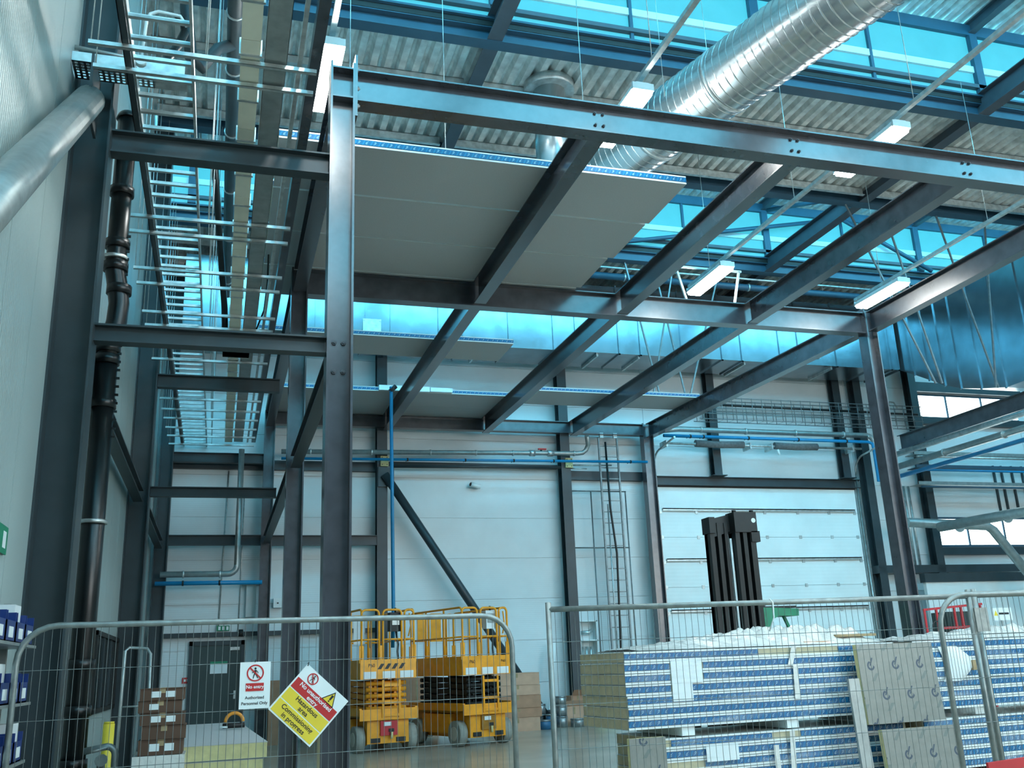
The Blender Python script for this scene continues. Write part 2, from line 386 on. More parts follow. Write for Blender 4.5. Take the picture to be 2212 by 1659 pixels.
# lanterns: each glazed face is a window with its panes and bars
nwin = 2
for li, (a, b_) in enumerate(edges):
    top = ribdeck(-1.7, XR, a-.35, b_+.35, 13.55).build('lantern_deck', 'deck', ceil)
    for x in (-1.0, 4.0, 9.0, 14.0, 19.0, 24.0, 29.0):
        ibeam((x, a, 13.42), (x, b_, 13.42), .24, .16).build('lantern_rafter', 'roofsteel', ceil)
    for yq in (a+1.2, b_-1.2):
        m = MB(); m.box((-1.6, yq, 13.36), (XR, yq+.06, 13.54)); m.build('purlin', 'galv', ceil)
    for yq, pm_, s_ in ((a+.02, 'sun_pane', -1), (b_-.02, 'sky_pane', 1)):
        nwin += 1
        m = MB(); m.box((-1.7, yq-.07, 13.25), (XR, yq+.07, 13.5)); m.box((-1.7, yq-.05, 11.86), (XR, yq+.05, 11.9))
        wn = struct(m.build('window_%d' % nwin, 'frameblue'))
        for k in range(13):
            x = -1.0+2.5*k; wid = .09 if k % 2 == 0 else .03
            ya, yb_ = (yq-.09, yq+.07) if k % 2 == 0 else (yq-.05, yq+.05)
            MB().box((x-wid, ya, 11.9), (x+wid, yb_, 13.25)).build('mullion', 'frameblue', wn)
            x2 = min(x+2.5, XR)
            if k < 12 or x2 > x:
                MB().box((x+wid, yq+.012*s_, 12.54), (x2-.03, yq+.022*s_, 13.25)).build('pane', pm_, wn)
                MB().box((x+wid, yq+.012*s_, 12.10), (x2-.03, yq+.022*s_, 12.40)).build('pane', pm_, wn)
                MB().box((x+wid, yq+.012*s_, 11.90), (x2-.03, yq+.022*s_, 12.02)).build('pane', pm_, wn)
        MB().box((-1.7, yq+.0*s_, 11.9), (-1.0, yq+.02*s_, 13.25)).build('pane', pm_, wn)
        MB().box((-1.7, yq-.04, 12.40), (XR, yq+.02, 12.54)).build('rail', 'lampbody', wn)
        MB().box((-1.7, yq-.09, 12.02), (XR, yq+.02, 12.10)).build('rail', 'roofsteel', wn)
# lantern bracing tubes
for a, b_ in (((9.1, 20.75, 11.75), (16.4, 20.75, 13.2)), ((16.4, 20.75, 13.2), (19.2, 20.75, 11.85)), ((14.0, 20.7, 13.2), (14.05, 17.4, 11.95)), ((19.0, 12.8, 11.9), (16.5, 12.8, 13.3))):
    MB().tube([a, b_], .06, 8).build('brace_tube', 'frameblue', ceil)

# ================================================================== BUILDING COLUMNS AND TIES
def column(x, y, z1, h, wd, up, label, m='wallsteel', z0=0.0):
    t = thing('steel_column', label, 'column', (x, y, z0))
    ibeam((0, 0, .02), (0, 0, z1-z0), h, wd, up, .02, .014).build('shaft', m, t)
    MB().box((-.22, -.22, 0), (.22, .22, .02)).build('base_plate', m, t)
    return t
column(-1.375, 9.0, 11.5, .35, .34, (1, 0, 0), 'grey steel wall column beside the black drain pipe')
column(-1.375, 17.2, 11.5, .35, .34, (1, 0, 0), 'grey steel column on the left wall behind the drain pipe')
column(-1.33, 23.6, 11.5, .30, .25, (1, 0, 0), 'grey steel column in the far left corner')
for x, lb in ((3.80, 'grey back wall column with a cream box at the top of the sloping brace'), (8.73, 'grey back wall column standing left of the vertical cable ladder'),
              (18.25, 'grey back wall column right of the sectional door'), (20.3, 'grey back wall column left of the bright window strips')):
    column(x, 23.7, 11.5, .30, .26, (0, 1, 0), lb)
column(13.35, 23.8, 11.5, .25, .24, (0, 1, 0), 'short grey post above the sectional door', z0=6.35)
column(17.6, 23.8, 11.5, .25, .24, (0, 1, 0), 'dark upper post above the right end of the sectional door', z0=6.35)
tb = thing('brace_tube', 'long grey steel tube brace sloping down the back wall', 'brace', (3.84, 23.42, 6.18))
MB().tube([(0, 0, 0), (4.0, 0, -6.0)], .105, 14).build('tube', 'wallsteel', tb)
MB().box((-.15, .08, -.3), (.25, .12, .2)).build('gusset', 'wallsteel', tb); MB().box((3.8, -.01, -6.17), (4.2, .01, -5.8)).build('gusset', 'wallsteel', tb)
t = thing('brace_tube', 'pale shiny tube brace at the upper left wall close to the camera', 'brace', (-1.33, 4.6, 3.35))
MB().tube([(0, 0, 0), (-.02, 3.85, 3.30)], .135, 18).build('tube', 'greypipe', t)
MB().box((-.012, 3.7, 3.1), (.012, 4.2, 3.7)).build('gusset', 'wallsteel', t)
# ================================================================== MEZZANINE FRAME (dark steel)
def hcol(x, y, zt, label, w_=.255):
    t = thing('steel_column', label, 'column', (x, y, 0))
    ibeam((0, 0, .025), (0, 0, zt), w_, .255, (1, 0, 0), .022, .014).build('shaft', 'steel', t)
    MB().box((-.24, -.24, 0), (.24, .24, .025)).build('base_plate', 'steel', t)
    for sx in (-.18, .18):
        for sy in (-.18, .18): bolt((sx, sy, .025), (0, 0, 1), t, .022)
    return t
YA, YM, YBk = 9.0, 14.6, 23.55
cA = hcol(1.02, YA, 7.74, 'tall dark steel column nearest the camera, behind the yellow warning sign')
for z in (7.31, 7.66): MB().box((-.105, -.125, z), (.105, .125, z+.02)).build('stiffener', 'steel', cA)
for x in (-.045, .045):
    for z in (4.30, 4.60): bolt((x, -.007, z), (0, -1, 0), cA, .026, 'boltdark')
ep = MB().box((.1275, -.13, 7.10), (.1525, .13, 7.84)).build('end_plate', 'steel', cA)
for z in (7.24, 7.45, 7.68):
    for y in (-.09, .09): bolt((.1525, y, z), (1, 0, 0), ep, .024)
cB = hcol(1.02, YM, 7.74, 'dark steel column in the middle row just left of the nearest column')
cD = hcol(11.75, YM, 7.80, 'dark steel column rising behind the wrapped panels on the right')
cC = hcol(1.02, YBk, 7.74, 'slim dark steel column of the frame near the personnel door')
cE = hcol(11.15, YBk, 7.74, 'dark steel column at the left jamb of the sectional door', .3)
def beam(p0, p1, h, wd, label, m='steel', name='steel_beam', tf=.018):
    t = thing(name, label, 'beam', p0)
    ibeam((0, 0, 0), V(p1)-V(p0), h, wd, (0, 0, 1), tf, .012).build('section', m, t); return t
fb = beam((1.175, YA, 7.49), (17.0, YA, 7.49), .38, .22, 'long blue-lit front beam of the steel frame running right from the nearest column')
for xb in (3.98, 6.58, 9.17, 11.76, 14.35):
    for dx in (-.05, .05):
        for dz in (-.05, .10): bolt((xb-1.175+dx, -.007, dz), (0, -1, 0), fb, .02, 'boltdark')
mbm_ = beam((1.15, YM, 7.51), (11.62, YM, 7.51), .42, .22, 'middle cross beam of the frame between two dark columns')
for xb in (6.5, 9.1):
    for dx in (.12, .16): bolt((xb-1.15+dx, -.007, -.12), (0, -1, 0), mbm_, .02, 'boltdark')
beam((1.15, YBk, 7.56), (11.0, YBk, 7.56), .32, .20, 'rear beam of the frame in front of the white back wall')
nm = ['first', 'second', 'third', 'fourth']
for i, x in enumerate((3.98, 6.58, 9.17, 11.76)):
    a = beam((x, YA+.115, 7.52), (x, YM-(.115 if i < 3 else .14), 7.52), .40, .20, '%s long joist from the left between front and middle beams' % nm[i], name='steel_joist')
    b_ = beam((x-.02 if i < 3 else x-.10, YM+.115 if i < 3 else YM+.15, 7.52), ((3.9, 6.5, 8.95, 11.18)[i], YBk-(.105 if i < 3 else .14), 7.52), .40, .20, '%s long joist from the left between middle and rear beams' % nm[i], name='steel_joist')
    e = MB().box((-.10, -.004, -.20), (.10, .010, .2)).build('end_plate', 'steel', a)
    e2 = MB().box((-.10, -.004, -.20), (.10, .010, .2)).build('end_plate', 'steel', b_)
    for dx in (-.07, .07):
        for dz in (-.12, 0): bolt((dx, -.005, dz), (0, -1, 0), e2, .016)
beam((1.02, YA+.13, 7.52), (1.02, YM-.13, 7.52), .40, .20, 'left edge joist of the frame behind the nearest column', name='steel_joist')
beam((1.02, YM+.13, 7.52), (1.02, YBk-.13, 7.52), .40, .20, 'left edge joist of the frame behind the middle column', name='steel_joist')
# ties from the left wall columns to the frame
for y, wy in ((YA, 'nearest to the camera'), (17.2, 'in the middle of the left aisle'), (23.58, 'at the far end of the left aisle')):
    x1 = .89
    beam((-1.2, y, 6.53), (x1, y, 6.53), .24, .16, 'upper steel tie across the left aisle %s' % wy, 'wallsteel', 'steel_tie')
    beam((-1.2, y, 4.56), (x1, y, 4.56), .17 if y < 20 else .24, .14, 'lower steel tie across the left aisle %s' % wy, 'wallsteel', 'steel_tie')
beam((1.15, 23.58, 4.55), (3.67, 23.58, 4.55), .24, .16, 'short steel rail on the back wall left of the blue hose', 'wallsteel', 'steel_tie')
# perforated long rails at mid height
def perf_rail(x, y0, y1, z, lb):
    t = thing('steel_rail', lb, 'rail', (x, y0, z)); L = y1-y0
    ibeam((0, 0, 0), (0, L, 0), .20, .15).build('section', 'wallsteel', t)
    k = .3
    while k < L:
        bolt((.008 if x < 0 else -.007, k, -.06), (1 if x < 0 else -1, 0, 0), t, .018); k += .28
perf_rail(1.02, YA+.13, YM-.13, 4.56, 'long horizontal rail with a row of bolts behind the nearest column')
perf_rail(1.02, YM+.13, YBk-.13, 4.56, 'long horizontal rail with bolts behind the middle column')
perf_rail(-1.37, 9.3, 17.0, 4.45, 'long horizontal rail with bolts along the left wall behind the drain pipe')
perf_rail(-1.37, 17.4, 23.4, 4.45, 'long horizontal rail with bolts along the far left wall')

# ================================================================== INSULATED PANELS LAID ON THE FRAME
def pirpanel(x0, y0, z0, L, wd, th, label, rz=0, cat='panel', core='foamtan', under='panelgrey', tape=(0, None), group=None, endtape=False):
    t = thing('insulated_panel', label, cat, (x0, y0, z0), rz, group)
    MB().box((.004, .004, .004), (L-.004, wd-.004, th-.004)).build('foam_core', core, t)
    MB().box((0, 0, 0), (L, wd, .006)).build('bottom_sheet', under, t)
    MB().box((0, 0, th-.006), (L, wd, th)).build('top_sheet', 'white', t)
    MB().box((0, -.004, th*.0), (L, .004, th*.20)).build('edge_lip', 'white', t); MB().box((0, -.004, th*.84), (L, .004, th)).build('edge_lip', 'white', t)
    if tape:
        segs = tape if isinstance(tape, list) else [(tape[0], tape[1] or L)]
        for a, b_ in segs:
            q = MB().box((a, -.007, th*.24), (b_, -.001, th*.80)).build('brand_tape', 'tape', t)
            setuv(q, lambda co, n, th=th: (co.x, (co.z-th*.24)/(th*.56)))
    return t
TZ = 7.724
lab = ['front', 'second', 'third', 'rear']
for i in range(4):
    pirpanel(.45, 10.55+i*1.30, TZ+.004*i, (5.45, 5.42, 5.34, 5.28)[i], 1.245, .12, '%s grey ceiling panel laid between front and middle beams' % lab[i])
pirpanel(.5, 17.50, TZ, 5.0, 1.15, .10, 'narrow ceiling panel below the rectangular duct')
pirpanel(.9, 21.30, TZ, 5.6, 1.14, .10, 'rear left ceiling panel with its taped edge towards us')
pirpanel(.9, 22.46, TZ+.004, 5.6, 1.14, .10, 'rearmost ceiling panel against the white back wall')
pirpanel(7.1, 20.70, TZ, 4.25, 1.2, .10, 'rear right ceiling panel resting on the third and fourth joists')
for x, y in ((2.6, 10.9), (4.6, 10.9), (1.35, 11.0)):
    m = MB(); m.tube([(x, y, 7.83), (x, y, 11.76)], .006, 6)
    tag(m.build('hanger_wire', 'galv'), 'thin hanger wire from the roof deck to the front ceiling panel', 'wire', 'hanger wires over the ceiling panels')
# white tubes resting on the rear panel edge
tl = thing('tube_light', 'white tube light lying along the edge of the rear left panel', 'light', (3.35, 21.2, 7.725))
MB().box((0, 0, 0), (1.2, .09, .12)).build('body', 'signwhite', tl); MB().box((1.22, 0, .01), (1.75, .09, .11)).build('end_piece', 'signwhite', tl)

# ================================================================== LAMPS
def lamp(x, y, label, L=1.4, on=True):
    t = thing('strip_lamp', label, 'lamp', (x, y, 8.6), 0, 'suspended strip lamps')
    m = MB(); m.ext([(-.15, .0), (.15, 0), (.15, .05), (.09, .11), (-.09, .11), (-.15, .05)], (0, 0, .012), (1, 0, 0), (0, 0, 1), (0, L, 0)); m.build('housing', 'lampbody', t)
    MB().ext([(-.15, .012), (-.13, -.05), (.13, -.05), (.15, .012)], (0, .02, 0), (1, 0, 0), (0, 0, 1), (0, L-.04, 0)).build('diffuser', 'lamp', t)
    for y_ in (-.02, L-.01): MB().box((-.15, y_, 0), (.15, y_+.03, .10)).build('end_cap', 'lampbody', t)
    for y_ in (.3, L-.3): MB().box((-.03, y_, .11), (.03, y_+.05, .18)).build('bracket', 'galv', t)
    return t
def trunkline(x, y0, y1, lb):
    t = thing('lighting_trunking', lb, 'trunking', (x, y0, 8.78))
    MB().box((-.035, 0, 0), (.035, y1-y0, .06)).build('channel', 'galv', t)
    y = .5
    while y < y1-y0:
        MB().tube([(0, y, .06), (0, y, 2.96)], .006, 6).build('drop_wire', 'galv', t); y += 3.0
for x, nx in ((1.0, 'above the nearest column'), (5.0, 'over the grey ceiling panels, left of the round duct'), (9.0, 'right of the round duct'), (13.0, 'at the far right')):
    trunkline(x, -6, 16.4 if x > 6 else 11.3, 'galvanised lighting trunking %s' % nx)
    for y in (-.2, 4.8, 9.82, 14.85):
        if y > 12 and x < 6: continue
        if y > 6: lb = 'bright strip lamp %s, %s' % (nx, 'nearer row' if y < 12 else 'farther row')
        else: lb = 'bright strip lamp out of view behind the camera'
        lamp(x, y, lb)
for x in (17.0, 21.0):
    trunkline(x, -6, 11.4, 'galvanised lighting trunking out of view, %s' % ('near the right' if x < 18 else 'far right'))
    for y in (-.2, 4.8, 9.82): lamp(x, y, 'bright strip lamp out of view on the right')
# ================================================================== DUCTS
dr = thing('rectangular_duct', 'large galvanised rectangular duct running along the top of the back wall', 'duct', (-1.1, 22.2, 9.3))
xs = -1.1; k = 0
while xs < 18.7:
    L = min((1.22, .62, 1.22, 1.22, .62)[k % 5], 18.75-xs); k += 1
    x0 = xs+1.1; m = MB(); bul = .012*(1 if k % 2 else -1)
    m.add([(x0, 0, 0), (x0+L, 0, 0), (x0+L, 0, 1.9), (x0, 0, 1.9), (x0+L/2, -.0005, .95), (x0, 1.28, 0), (x0+L, 1.28, 0), (x0+L, 1.28, 1.9), (x0, 1.28, 1.9)],
          [(0, 1, 4), (1, 2, 4), (2, 3, 4), (3, 0, 4), (0, 5, 6, 1), (3, 2, 7, 8), (5, 8, 7, 6), (0, 3, 8, 5), (1, 6, 7, 2)])
    m.build('duct_section', 'galvduct', dr)
    fl_ = MB(); e = .035
    fl_.box((x0+L-.022, -e, -e), (x0+L+.018, 0, 1.9+e)); fl_.box((x0+L-.022, -e, -e), (x0+L+.018, 1.28, 0)); fl_.build('joint_flange', 'galvduct', dr)
    xs += L
for x0, x1, z0, z1 in ((4.2, 4.65, .12, .52), (16.85, 17.2, .2, .47)):
    h_ = MB().box((x0, -.05, z0), (x1, -.008, z1)).build('access_hatch', 'galv', dr)
    for x in (x0+.03, x1-.03):
        for z in (z0+.05, z1-.05): bolt((x, -.05, z), (0, -1, 0), h_, .014)
for x in (1.0, 3.2, 6.3, 7.2, 10.4, 11.6, 13.0, 14.8, 16.0, 17.6): MB().box((x, .1, -.07), (x+.05, 1.25, -.0)).build('support_strut', 'galv', dr)
db = thing('rectangular_duct', 'bulky galvanised branch duct dropping towards us at the upper right', 'duct', (18.85, 22.25, 0))
prof = [(0, 9.3), (-.55, 9.0), (-1.1, 8.68), (-1.65, 8.36), (-2.2, 8.12), (-2.9, 7.92), (-3.7, 7.72)]+[(-3.7-.9*i, 7.72) for i in range(1, 9)]
for i in range(len(prof)-1):
    (ya, za), (yb, zb) = prof[i], prof[i+1]; m = MB(); ym = (ya+yb)/2; zm = (za+zb)/2; zt = 10.95
    m.add([(0, ya, za), (0, yb, zb), (0, yb, zt), (0, ya, zt), (-.0005, ym, (zm+zt)/2), (1.9, ya, za), (1.9, yb, zb), (1.9, yb, zt), (1.9, ya, zt)],
          [(0, 1, 4), (1, 2, 4), (2, 3, 4), (3, 0, 4), (0, 5, 6, 1), (3, 2, 7, 8), (5, 8, 7, 6), (0, 3, 8, 5), (1, 6, 7, 2)])
    m.build('duct_section', 'galvduct', db)
    MB().box((-.035, yb-.02, zb-.03), (0, yb+.02, zt+.03)).build('joint_flange', 'galvduct', db)
# round spiral duct with riser
sd_ = thing('spiral_duct', 'big round spiral-seam galvanised duct crossing the upper right', 'duct', (7.3, 8.4, 9.3))
A0 = V((8.2, 4.6, 9.35)); A1 = V((5.6, 13.85, 9.35)); dv = (A1-A0).normalized(); RD = .49
pts = [A0-V((7.3, 8.4, 9.3)), A1-V((7.3, 8.4, 9.3))]
nn = 60
MB().tube([pts[0]+(pts[1]-pts[0])*i/nn for i in range(nn+1)], RD, 32).build('duct_body', 'spiral', sd_)
# helical lock seam: a real raised thread
sdv = dv.cross(V((0, 0, 1))); L = (A1-A0).length; turns = int(L/.135); vs = []; fs = []
for i in range(turns*24+1):
    a = 2*PI*i/24; c = pts[0]+dv*(L*i/(turns*24)); rad = sdv*math.cos(a)+V((0, 0, 1))*math.sin(a)
    vs += [c+rad*RD-dv*.014, c+rad*(RD+.013), c+rad*RD+dv*.014]
for i in range(turns*24):
    j = i*3; fs += [(j, j+1, j+4, j+3), (j+1, j+2, j+5, j+4)]
MB().add(vs, fs, True).build('lock_seam', 'spiral', sd_)
for t_ in (.30, .62, .78, .97):
    c = pts[0]+(pts[1]-pts[0])*t_; MB().tube([c-dv*.03, c+dv*.03], RD+.012, 32).build('joint_band', 'galv', sd_)
o = V((7.3, 8.4, 9.3)); el = [A1-o]
ce = A1+V((0, 0, .62)); el = [ce+dv*(.62*math.sin(a))-V((0, 0, .62*math.cos(a)))-o for a in [PI/2*i/8 for i in range(9)]]
MB().tube(el, [RD-(RD-.30)*i/8 for i in range(9)], 24).build('elbow', 'spiral', sd_)
tp = el[-1]; MB().tube([tp, tp+V((0, 0, 11.76-9.3-tp.z))], .30, 24).build('riser', 'spiral', sd_)
MB().tube([V((tp.x, tp.y, 11.60-9.3)), V((tp.x, tp.y, 11.76-9.3))], .47, 24).build('roof_collar', 'galv', sd_)
for q in (.2, .45, .7):
    c = pts[0]+(pts[1]-pts[0])*q
    for s_ in (-1, 1): MB().tube([c+sdv*s_*RD, c+sdv*s_*RD+V((0, 0, 2.4))], .005, 5).build('hanger_wire', 'galv', sd_)

# ================================================================== LEFT AISLE SERVICES
lad = thing('cable_ladder', 'galvanised cable ladder running along the left aisle overhead', 'cable ladder', (-.71, 4.0, 6.95))
for x in (-.26, .26):
    m = MB(); m.box((x-.012, 0, -.05), (x+.012, 20.0, .06)); m.build('side_rail', 'galv', lad)
rm = None
for k in range(66):
    if rm is None: rm = MB().box((-.25, -.02, -.035), (.25, .02, -.01)).box((-.25, -.02, -.035), (.25, -.014, .0)).build('rung', 'galv', lad, (0, .2+k*.3, 0))
    else: obj('rung', rm.data, lad, (0, .2+k*.3, 0))
# steel angle beside the ladder
t = thing('steel_channel', 'dark steel channel running along the aisle left of the cable ladder', 'channel', (-1.0, 4.0, 6.842)); MB().box((-.03, 0, 0), (.03, 19.5, .02)).box((-.03, 0, 0), (-.022, 19.5, .16)).build('section', 'wallsteel', t)
for x, lb, mm in ((.64, 'dark steel rail along the aisle just left of the nearest column', 'steel'), (.50, 'slim galvanised rail along the aisle beside the grey tray', 'galv')):
    t = thing('steel_channel', lb, 'channel', (x, 3.5, 6.92)); w_ = .05 if mm == 'steel' else .02
    MB().box((-w_, 0, 0), (w_, 20.0, .16 if mm == 'steel' else .05)).build('section', mm, t)
ys = (7.8, 8.15, 11.17, 11.62, 12.78, 13.32, 14.46, 15.06, 16.8, 18.6, 19.37, 20.2, 20.95, 21.78, 22.57, 23.42)
for i_, y in enumerate(ys):
    t = thing('strut_channel', '%s galvanised strut channel across the left aisle%s' % (NTH[i_], '' if i_ in (0, 15) else ', counted from the nearest'), 'strut', (-1.3, y, 6.80), 0, 'trapeze struts over the left aisle')
    m = MB(); m.box((0, -.02, 0), (1.95, .02, .003)); m.box((0, -.02, 0), (1.95, -.017, .041)); m.box((0, .017, 0), (1.95, .02, .041)); m.build('channel', 'galv', t)
    hr_ = 4.7 if y < 22 else 2.45; MB().tube([(.02, 0, .04), (.02, 0, hr_)], .006, 6).build('threaded_rod', 'galv', t); MB().tube([(.97, 0, .04), (.97, 0, hr_)], .006, 6).build('threaded_rod', 'galv', t)
tr = thing('cable_trunking', 'cream cable trunking with clips running along the left aisle', 'trunking', (.055, 3.0, 6.856))
for k in range(27):
    MB().box((-.085, k*.75+.004, .0), (.085, k*.75+.746, .15)).build('trunking_length', 'cream', tr)
    MB().box((-.10, k*.75+.2, -.012), (.10, k*.75+.23, .16)).build('clip', 'galv', tr)
ty = thing('cable_tray', 'grey galvanised cable tray beside the cream trunking', 'cable tray', (.28, 3.0, 6.86))
m = MB(); m.box((-.10, 0, 0), (.10, 20.2, .01)); m.box((-.10, 0, 0), (-.095, 20.2, .08)); m.box((.095, 0, 0), (.10, 20.2, .08)); m.build('tray', 'greypipe', ty)
bx = thing('junction_box', 'white box fixed under the end of the cream trunking', 'box', (-.12, 15.3, 6.545))
MB().box((0, 0, 0), (.42, .35, .30)).build('body', 'white', bx); MB().box((0, -.01, .0), (.42, .36, .06)).build('lid', 'white', bx); MB().box((.05, -.012, .015), (.15, -.01, .04)).build('vent_slot', 'ink', bx)
m = MB(); m.tube([(-.095, 15.45, 6.85), (-.12, 15.1, 7.2), (-.3, 13.5, 8.4), (-.36, 13.05, 8.9)], .05, 10); tag(m.build('cable_bundle', 'black'), 'black cable bundle dropping to the white junction box', 'cable')
m = MB(); m.tube([(.28, 15.4, 6.88), (.40, 15.3, 6.95), (.50, 15.1, 7.2), (.52, 14.6, 7.5), (.5, 14.0, 7.7)], .015, 6); tag(m.build('cable', 'black'), 'thin black cable looping right of the white junction box', 'cable')
# perforated tray near the top left
pt_ = thing('perforated_tray', 'perforated galvanised tray bridging from the left wall to the cable ladder', 'cable tray', (-1.54, 8.62, 7.06))
m = MB(); n = 0
W_, D_ = 1.0, .30
for i in range(20):      # real slots: a grid of bars
    x = i*W_/20; m.box((x, -D_/2, 0), (x+W_/40, D_/2, .004))
for j in range(7): m.box((0, -D_/2+j*D_/6.5, 0), (W_, -D_/2+j*D_/6.5+.022, .004))
m.box((0, -D_/2, 0), (W_, -D_/2+.004, .10)); m.box((0, D_/2-.004, 0), (W_, D_/2, .10)); m.box((.72, -D_/2, -.001), (1.02, D_/2, .003))
m.build('tray', 'galv', pt_)
MB().tube([(-.1, 0, .25), (.62, 0, .19)], .022, 8).build('conduit', 'greypipe', pt_)
cd = thing('conduit_hook', 'pale bent conduit with a round junction box above the perforated tray', 'conduit', (-.92, 8.3, 6.98))
MB().tube([(0, 0, .08), (.02, 0, .5), (.05, 0, .58), (.12, 0, .62), (.32, 0, .60), (.38, 0, .5)], .017, 8).build('conduit', 'lampbody', cd)
MB().tube([(0, -.03, .05), (0, .03, .05)], .05, 14).build('round_box', 'lampbody', cd)
m = MB(); m.tube([(-.72, 9.3, 8.25), (-.64, 9.3, 8.28), (-.62, 9.3, 8.12), (-.66, 9.2, 7.9), (-.78, 9.0, 7.5), (-.84, 8.85, 7.25)], .045, 10); tag(m.build('flexible_hose', 'black'), 'black flexible hose curling above the perforated tray', 'hose')
dp = thing('rainwater_pipe', 'dark round pipe with clips running under the roof over the left aisle', 'pipe', (-.12, 4, 9.3))
MB().tube([(0, 0, 0), (0, 15.8, 0)], .10, 14).build('pipe', 'wallsteel', dp)
MB().tube([(0, 7.05, 0), (-.2, 6.85, -.25), (-.38, 6.75, -.62), (-.5, 6.75, -.5), (-.6, 6.75, .2), (-.62, 6.75, 2.3)], .075, 12).build('branch', 'wallsteel', dp)
for y in (5.2, 6.4, 7.6, 9.2, 11.0, 12.9, 15): MB().tube([(0, y, 0), (0, y+.03, 0)], .115, 14).build('clip', 'galv', dp)
# black soil pipe
sp = thing('drain_pipe', 'tall black plastic drain pipe with push-fit collars on the left wall', 'pipe', (-1.13, 9.75, 0))
MB().tube([(-.04, 0, .05), (-.04, 0, 4.55)], .105, 16).build('lower_pipe', 'black', sp)
MB().tube([(-.04, 0, 4.5), (-.02, .0, 4.75), (.02, 0, 4.95), (.03, 0, 5.15), (.0, 0, 5.35), (-.03, 0, 5.5), (-.03, 0, 7.25)], .10, 16).build('upper_pipe', 'black', sp)
MB().tube(arc((-.03, 0, 7.25), .1, 0, PI/2, 5, (0, 0, 0), (0, 0, 1)), [.118, .112, .10, .08, .05, .01], 16).build('top_cap', 'black', sp)
for z, x in ((.75, -.04), (1.2, -.04), (1.6, -.04), (4.05, -.04), (4.5, -.04), (4.62, -.04), (5.25, .02), (5.5, -.03), (5.75, -.03), (6.35, -.03), (6.95, -.03)): MB().tube([(x, 0, z), (x, 0, z+.09)], .122, 16).build('collar', 'black', sp)
MB().tube([(-.03, 0, 6.86), (-.12, -.02, 6.90), (-.40, -.05, 6.92)], .085, 14).build('branch', 'black', sp)
for z in (2.92, 5.62): MB().tube([(-.04, 0, z), (-.04, 0, z+.035)], .128, 16).tube([(-.15, 0, z+.017), (-.3, 0, z+.017)], .008, 6).build('pipe_clip', 'galv', sp)
cm = None
for k in range(26):
    z = 3.75+k*.085
    if cm is None: cm = MB().box((0, -.012, 0), (.035, .012, .02)).build('rib_tab', 'black', sp, (.06, -.03, z))
    else: obj('rib_tab', cm.data, sp, (.06, -.03, z))
# left wall window, exit sign, pale box
wn = struct(MB().box((-1.56, 14.0, 1.08), (-1.50, 17.0, 1.14)).box((-1.56, 14.0, 2.08), (-1.50, 17.0, 2.14)).box((-1.56, 14.0, 1.08), (-1.50, 14.06, 2.14)).box((-1.56, 16.94, 1.08), (-1.50, 17.0, 2.14)).build('window_20', 'blackmatt'))
for k in range(3): MB().box((-1.545, 14.06+k*.97, 1.14), (-1.53, 14.98+k*.97, 2.08)).build('pane', 'darkglass', wn)
for k in range(2): MB().box((-1.55, 14.98+k*.97, 1.14), (-1.51, 15.03+k*.97, 2.08)).build('mullion', 'wallsteel', wn)
sg = thing('exit_sign', 'green and white exit sign at the left edge of the wall', 'sign', (-1.54, 7.45, 2.42))
MB().box((0, 0, 0), (.012, .46, .20)).build('plate', 'greensign', sg); MB().box((.012, .30, .04), (.014, .40, .16)).build('pictogram', 'signwhite', sg)

# ================================================================== BACK WALL SERVICES
def pipe(name, lb, pts, rad, m, n=10, clips=(), cm_='galv', cat='pipe'):
    o = V(pts[0]); t = thing(name, lb, cat, o); MB().tube([V(p)-o for p in pts], rad, n).build('run', m, t)
    for c, ax in clips:
        c = V(c)-o; ax = V(ax); MB().tube([c-ax*.02, c+ax*.02], rad*1.25, n).tube([c, c+V((0, .22, 0))], .01, 6).build('clip', cm_, t)
    return t
X_ = (1, 0, 0)
gp = pipe('grey_pipe', 'grey pipe with a red valve along the back wall left of the cable ladder', [(1.3, 23.35, 6.68), (9.0, 23.35, 6.82)]+[(9.15, 23.35, 6.84), (9.25, 23.35, 6.92), (9.3, 23.3, 7.05), (9.2, 23.1, 7.25)], .06, 'greypipe', 10, [((x, 23.35, 6.68+(x-1.3)*.018), X_) for x in (2.0, 3.5, 5.0, 6.2, 7.2, 8.3, 8.9)])
MB().tube([(6.35, 0, .115), (6.5, 0, .118)], .085, 10).build('coupling', 'galv', gp); MB().tube([(6.85, 0, .124), (7.0, 0, .127)], .085, 10).build('coupling', 'galv', gp)
MB().tube([(6.68, 0, .12), (6.68, 0, .22)], .03, 8).build('valve_stem', 'blackmatt', gp); MB().box((6.6, -.03, .21), (6.82, .03, .25)).build('valve_handle', 'red', gp)
pipe('blue_pipe', 'blue pipe along the back wall under the grey pipe with the red valve', [(1.3, 23.3, 6.50), (11.0, 23.3, 6.62)], .035, 'bluepipe', 10, [((x, 23.3, 6.50+(x-1.3)*.0124), X_) for x in (4.4, 5.9, 7.2, 8.3, 10.5)], 'black')
pipe('conduit', 'slim dark conduit under the blue pipe on the back wall', [(4.0, 23.5, 6.40), (8.55, 23.5, 6.46)], .04, 'wallsteel')
gp2 = pipe('grey_pipe', 'grey pipe running above the sectional door and turning down at its right', [(11.3, 23.1, 7.45), (11.9, 23.1, 7.52), (18.0, 23.1, 7.52)]+arc((18.0, 23.1, 7.3), .22, PI/2, 0, 5, (1, 0, 0), (0, 0, 1))+[(18.25, 23.1, 6.5), (18.27, 23.0, 6.3), (18.4, 22.8, 6.25)], .075, 'greypipe', 10, [((x, 23.1, 7.52), X_) for x in (12.6, 14.0, 15.6, 17.2)])
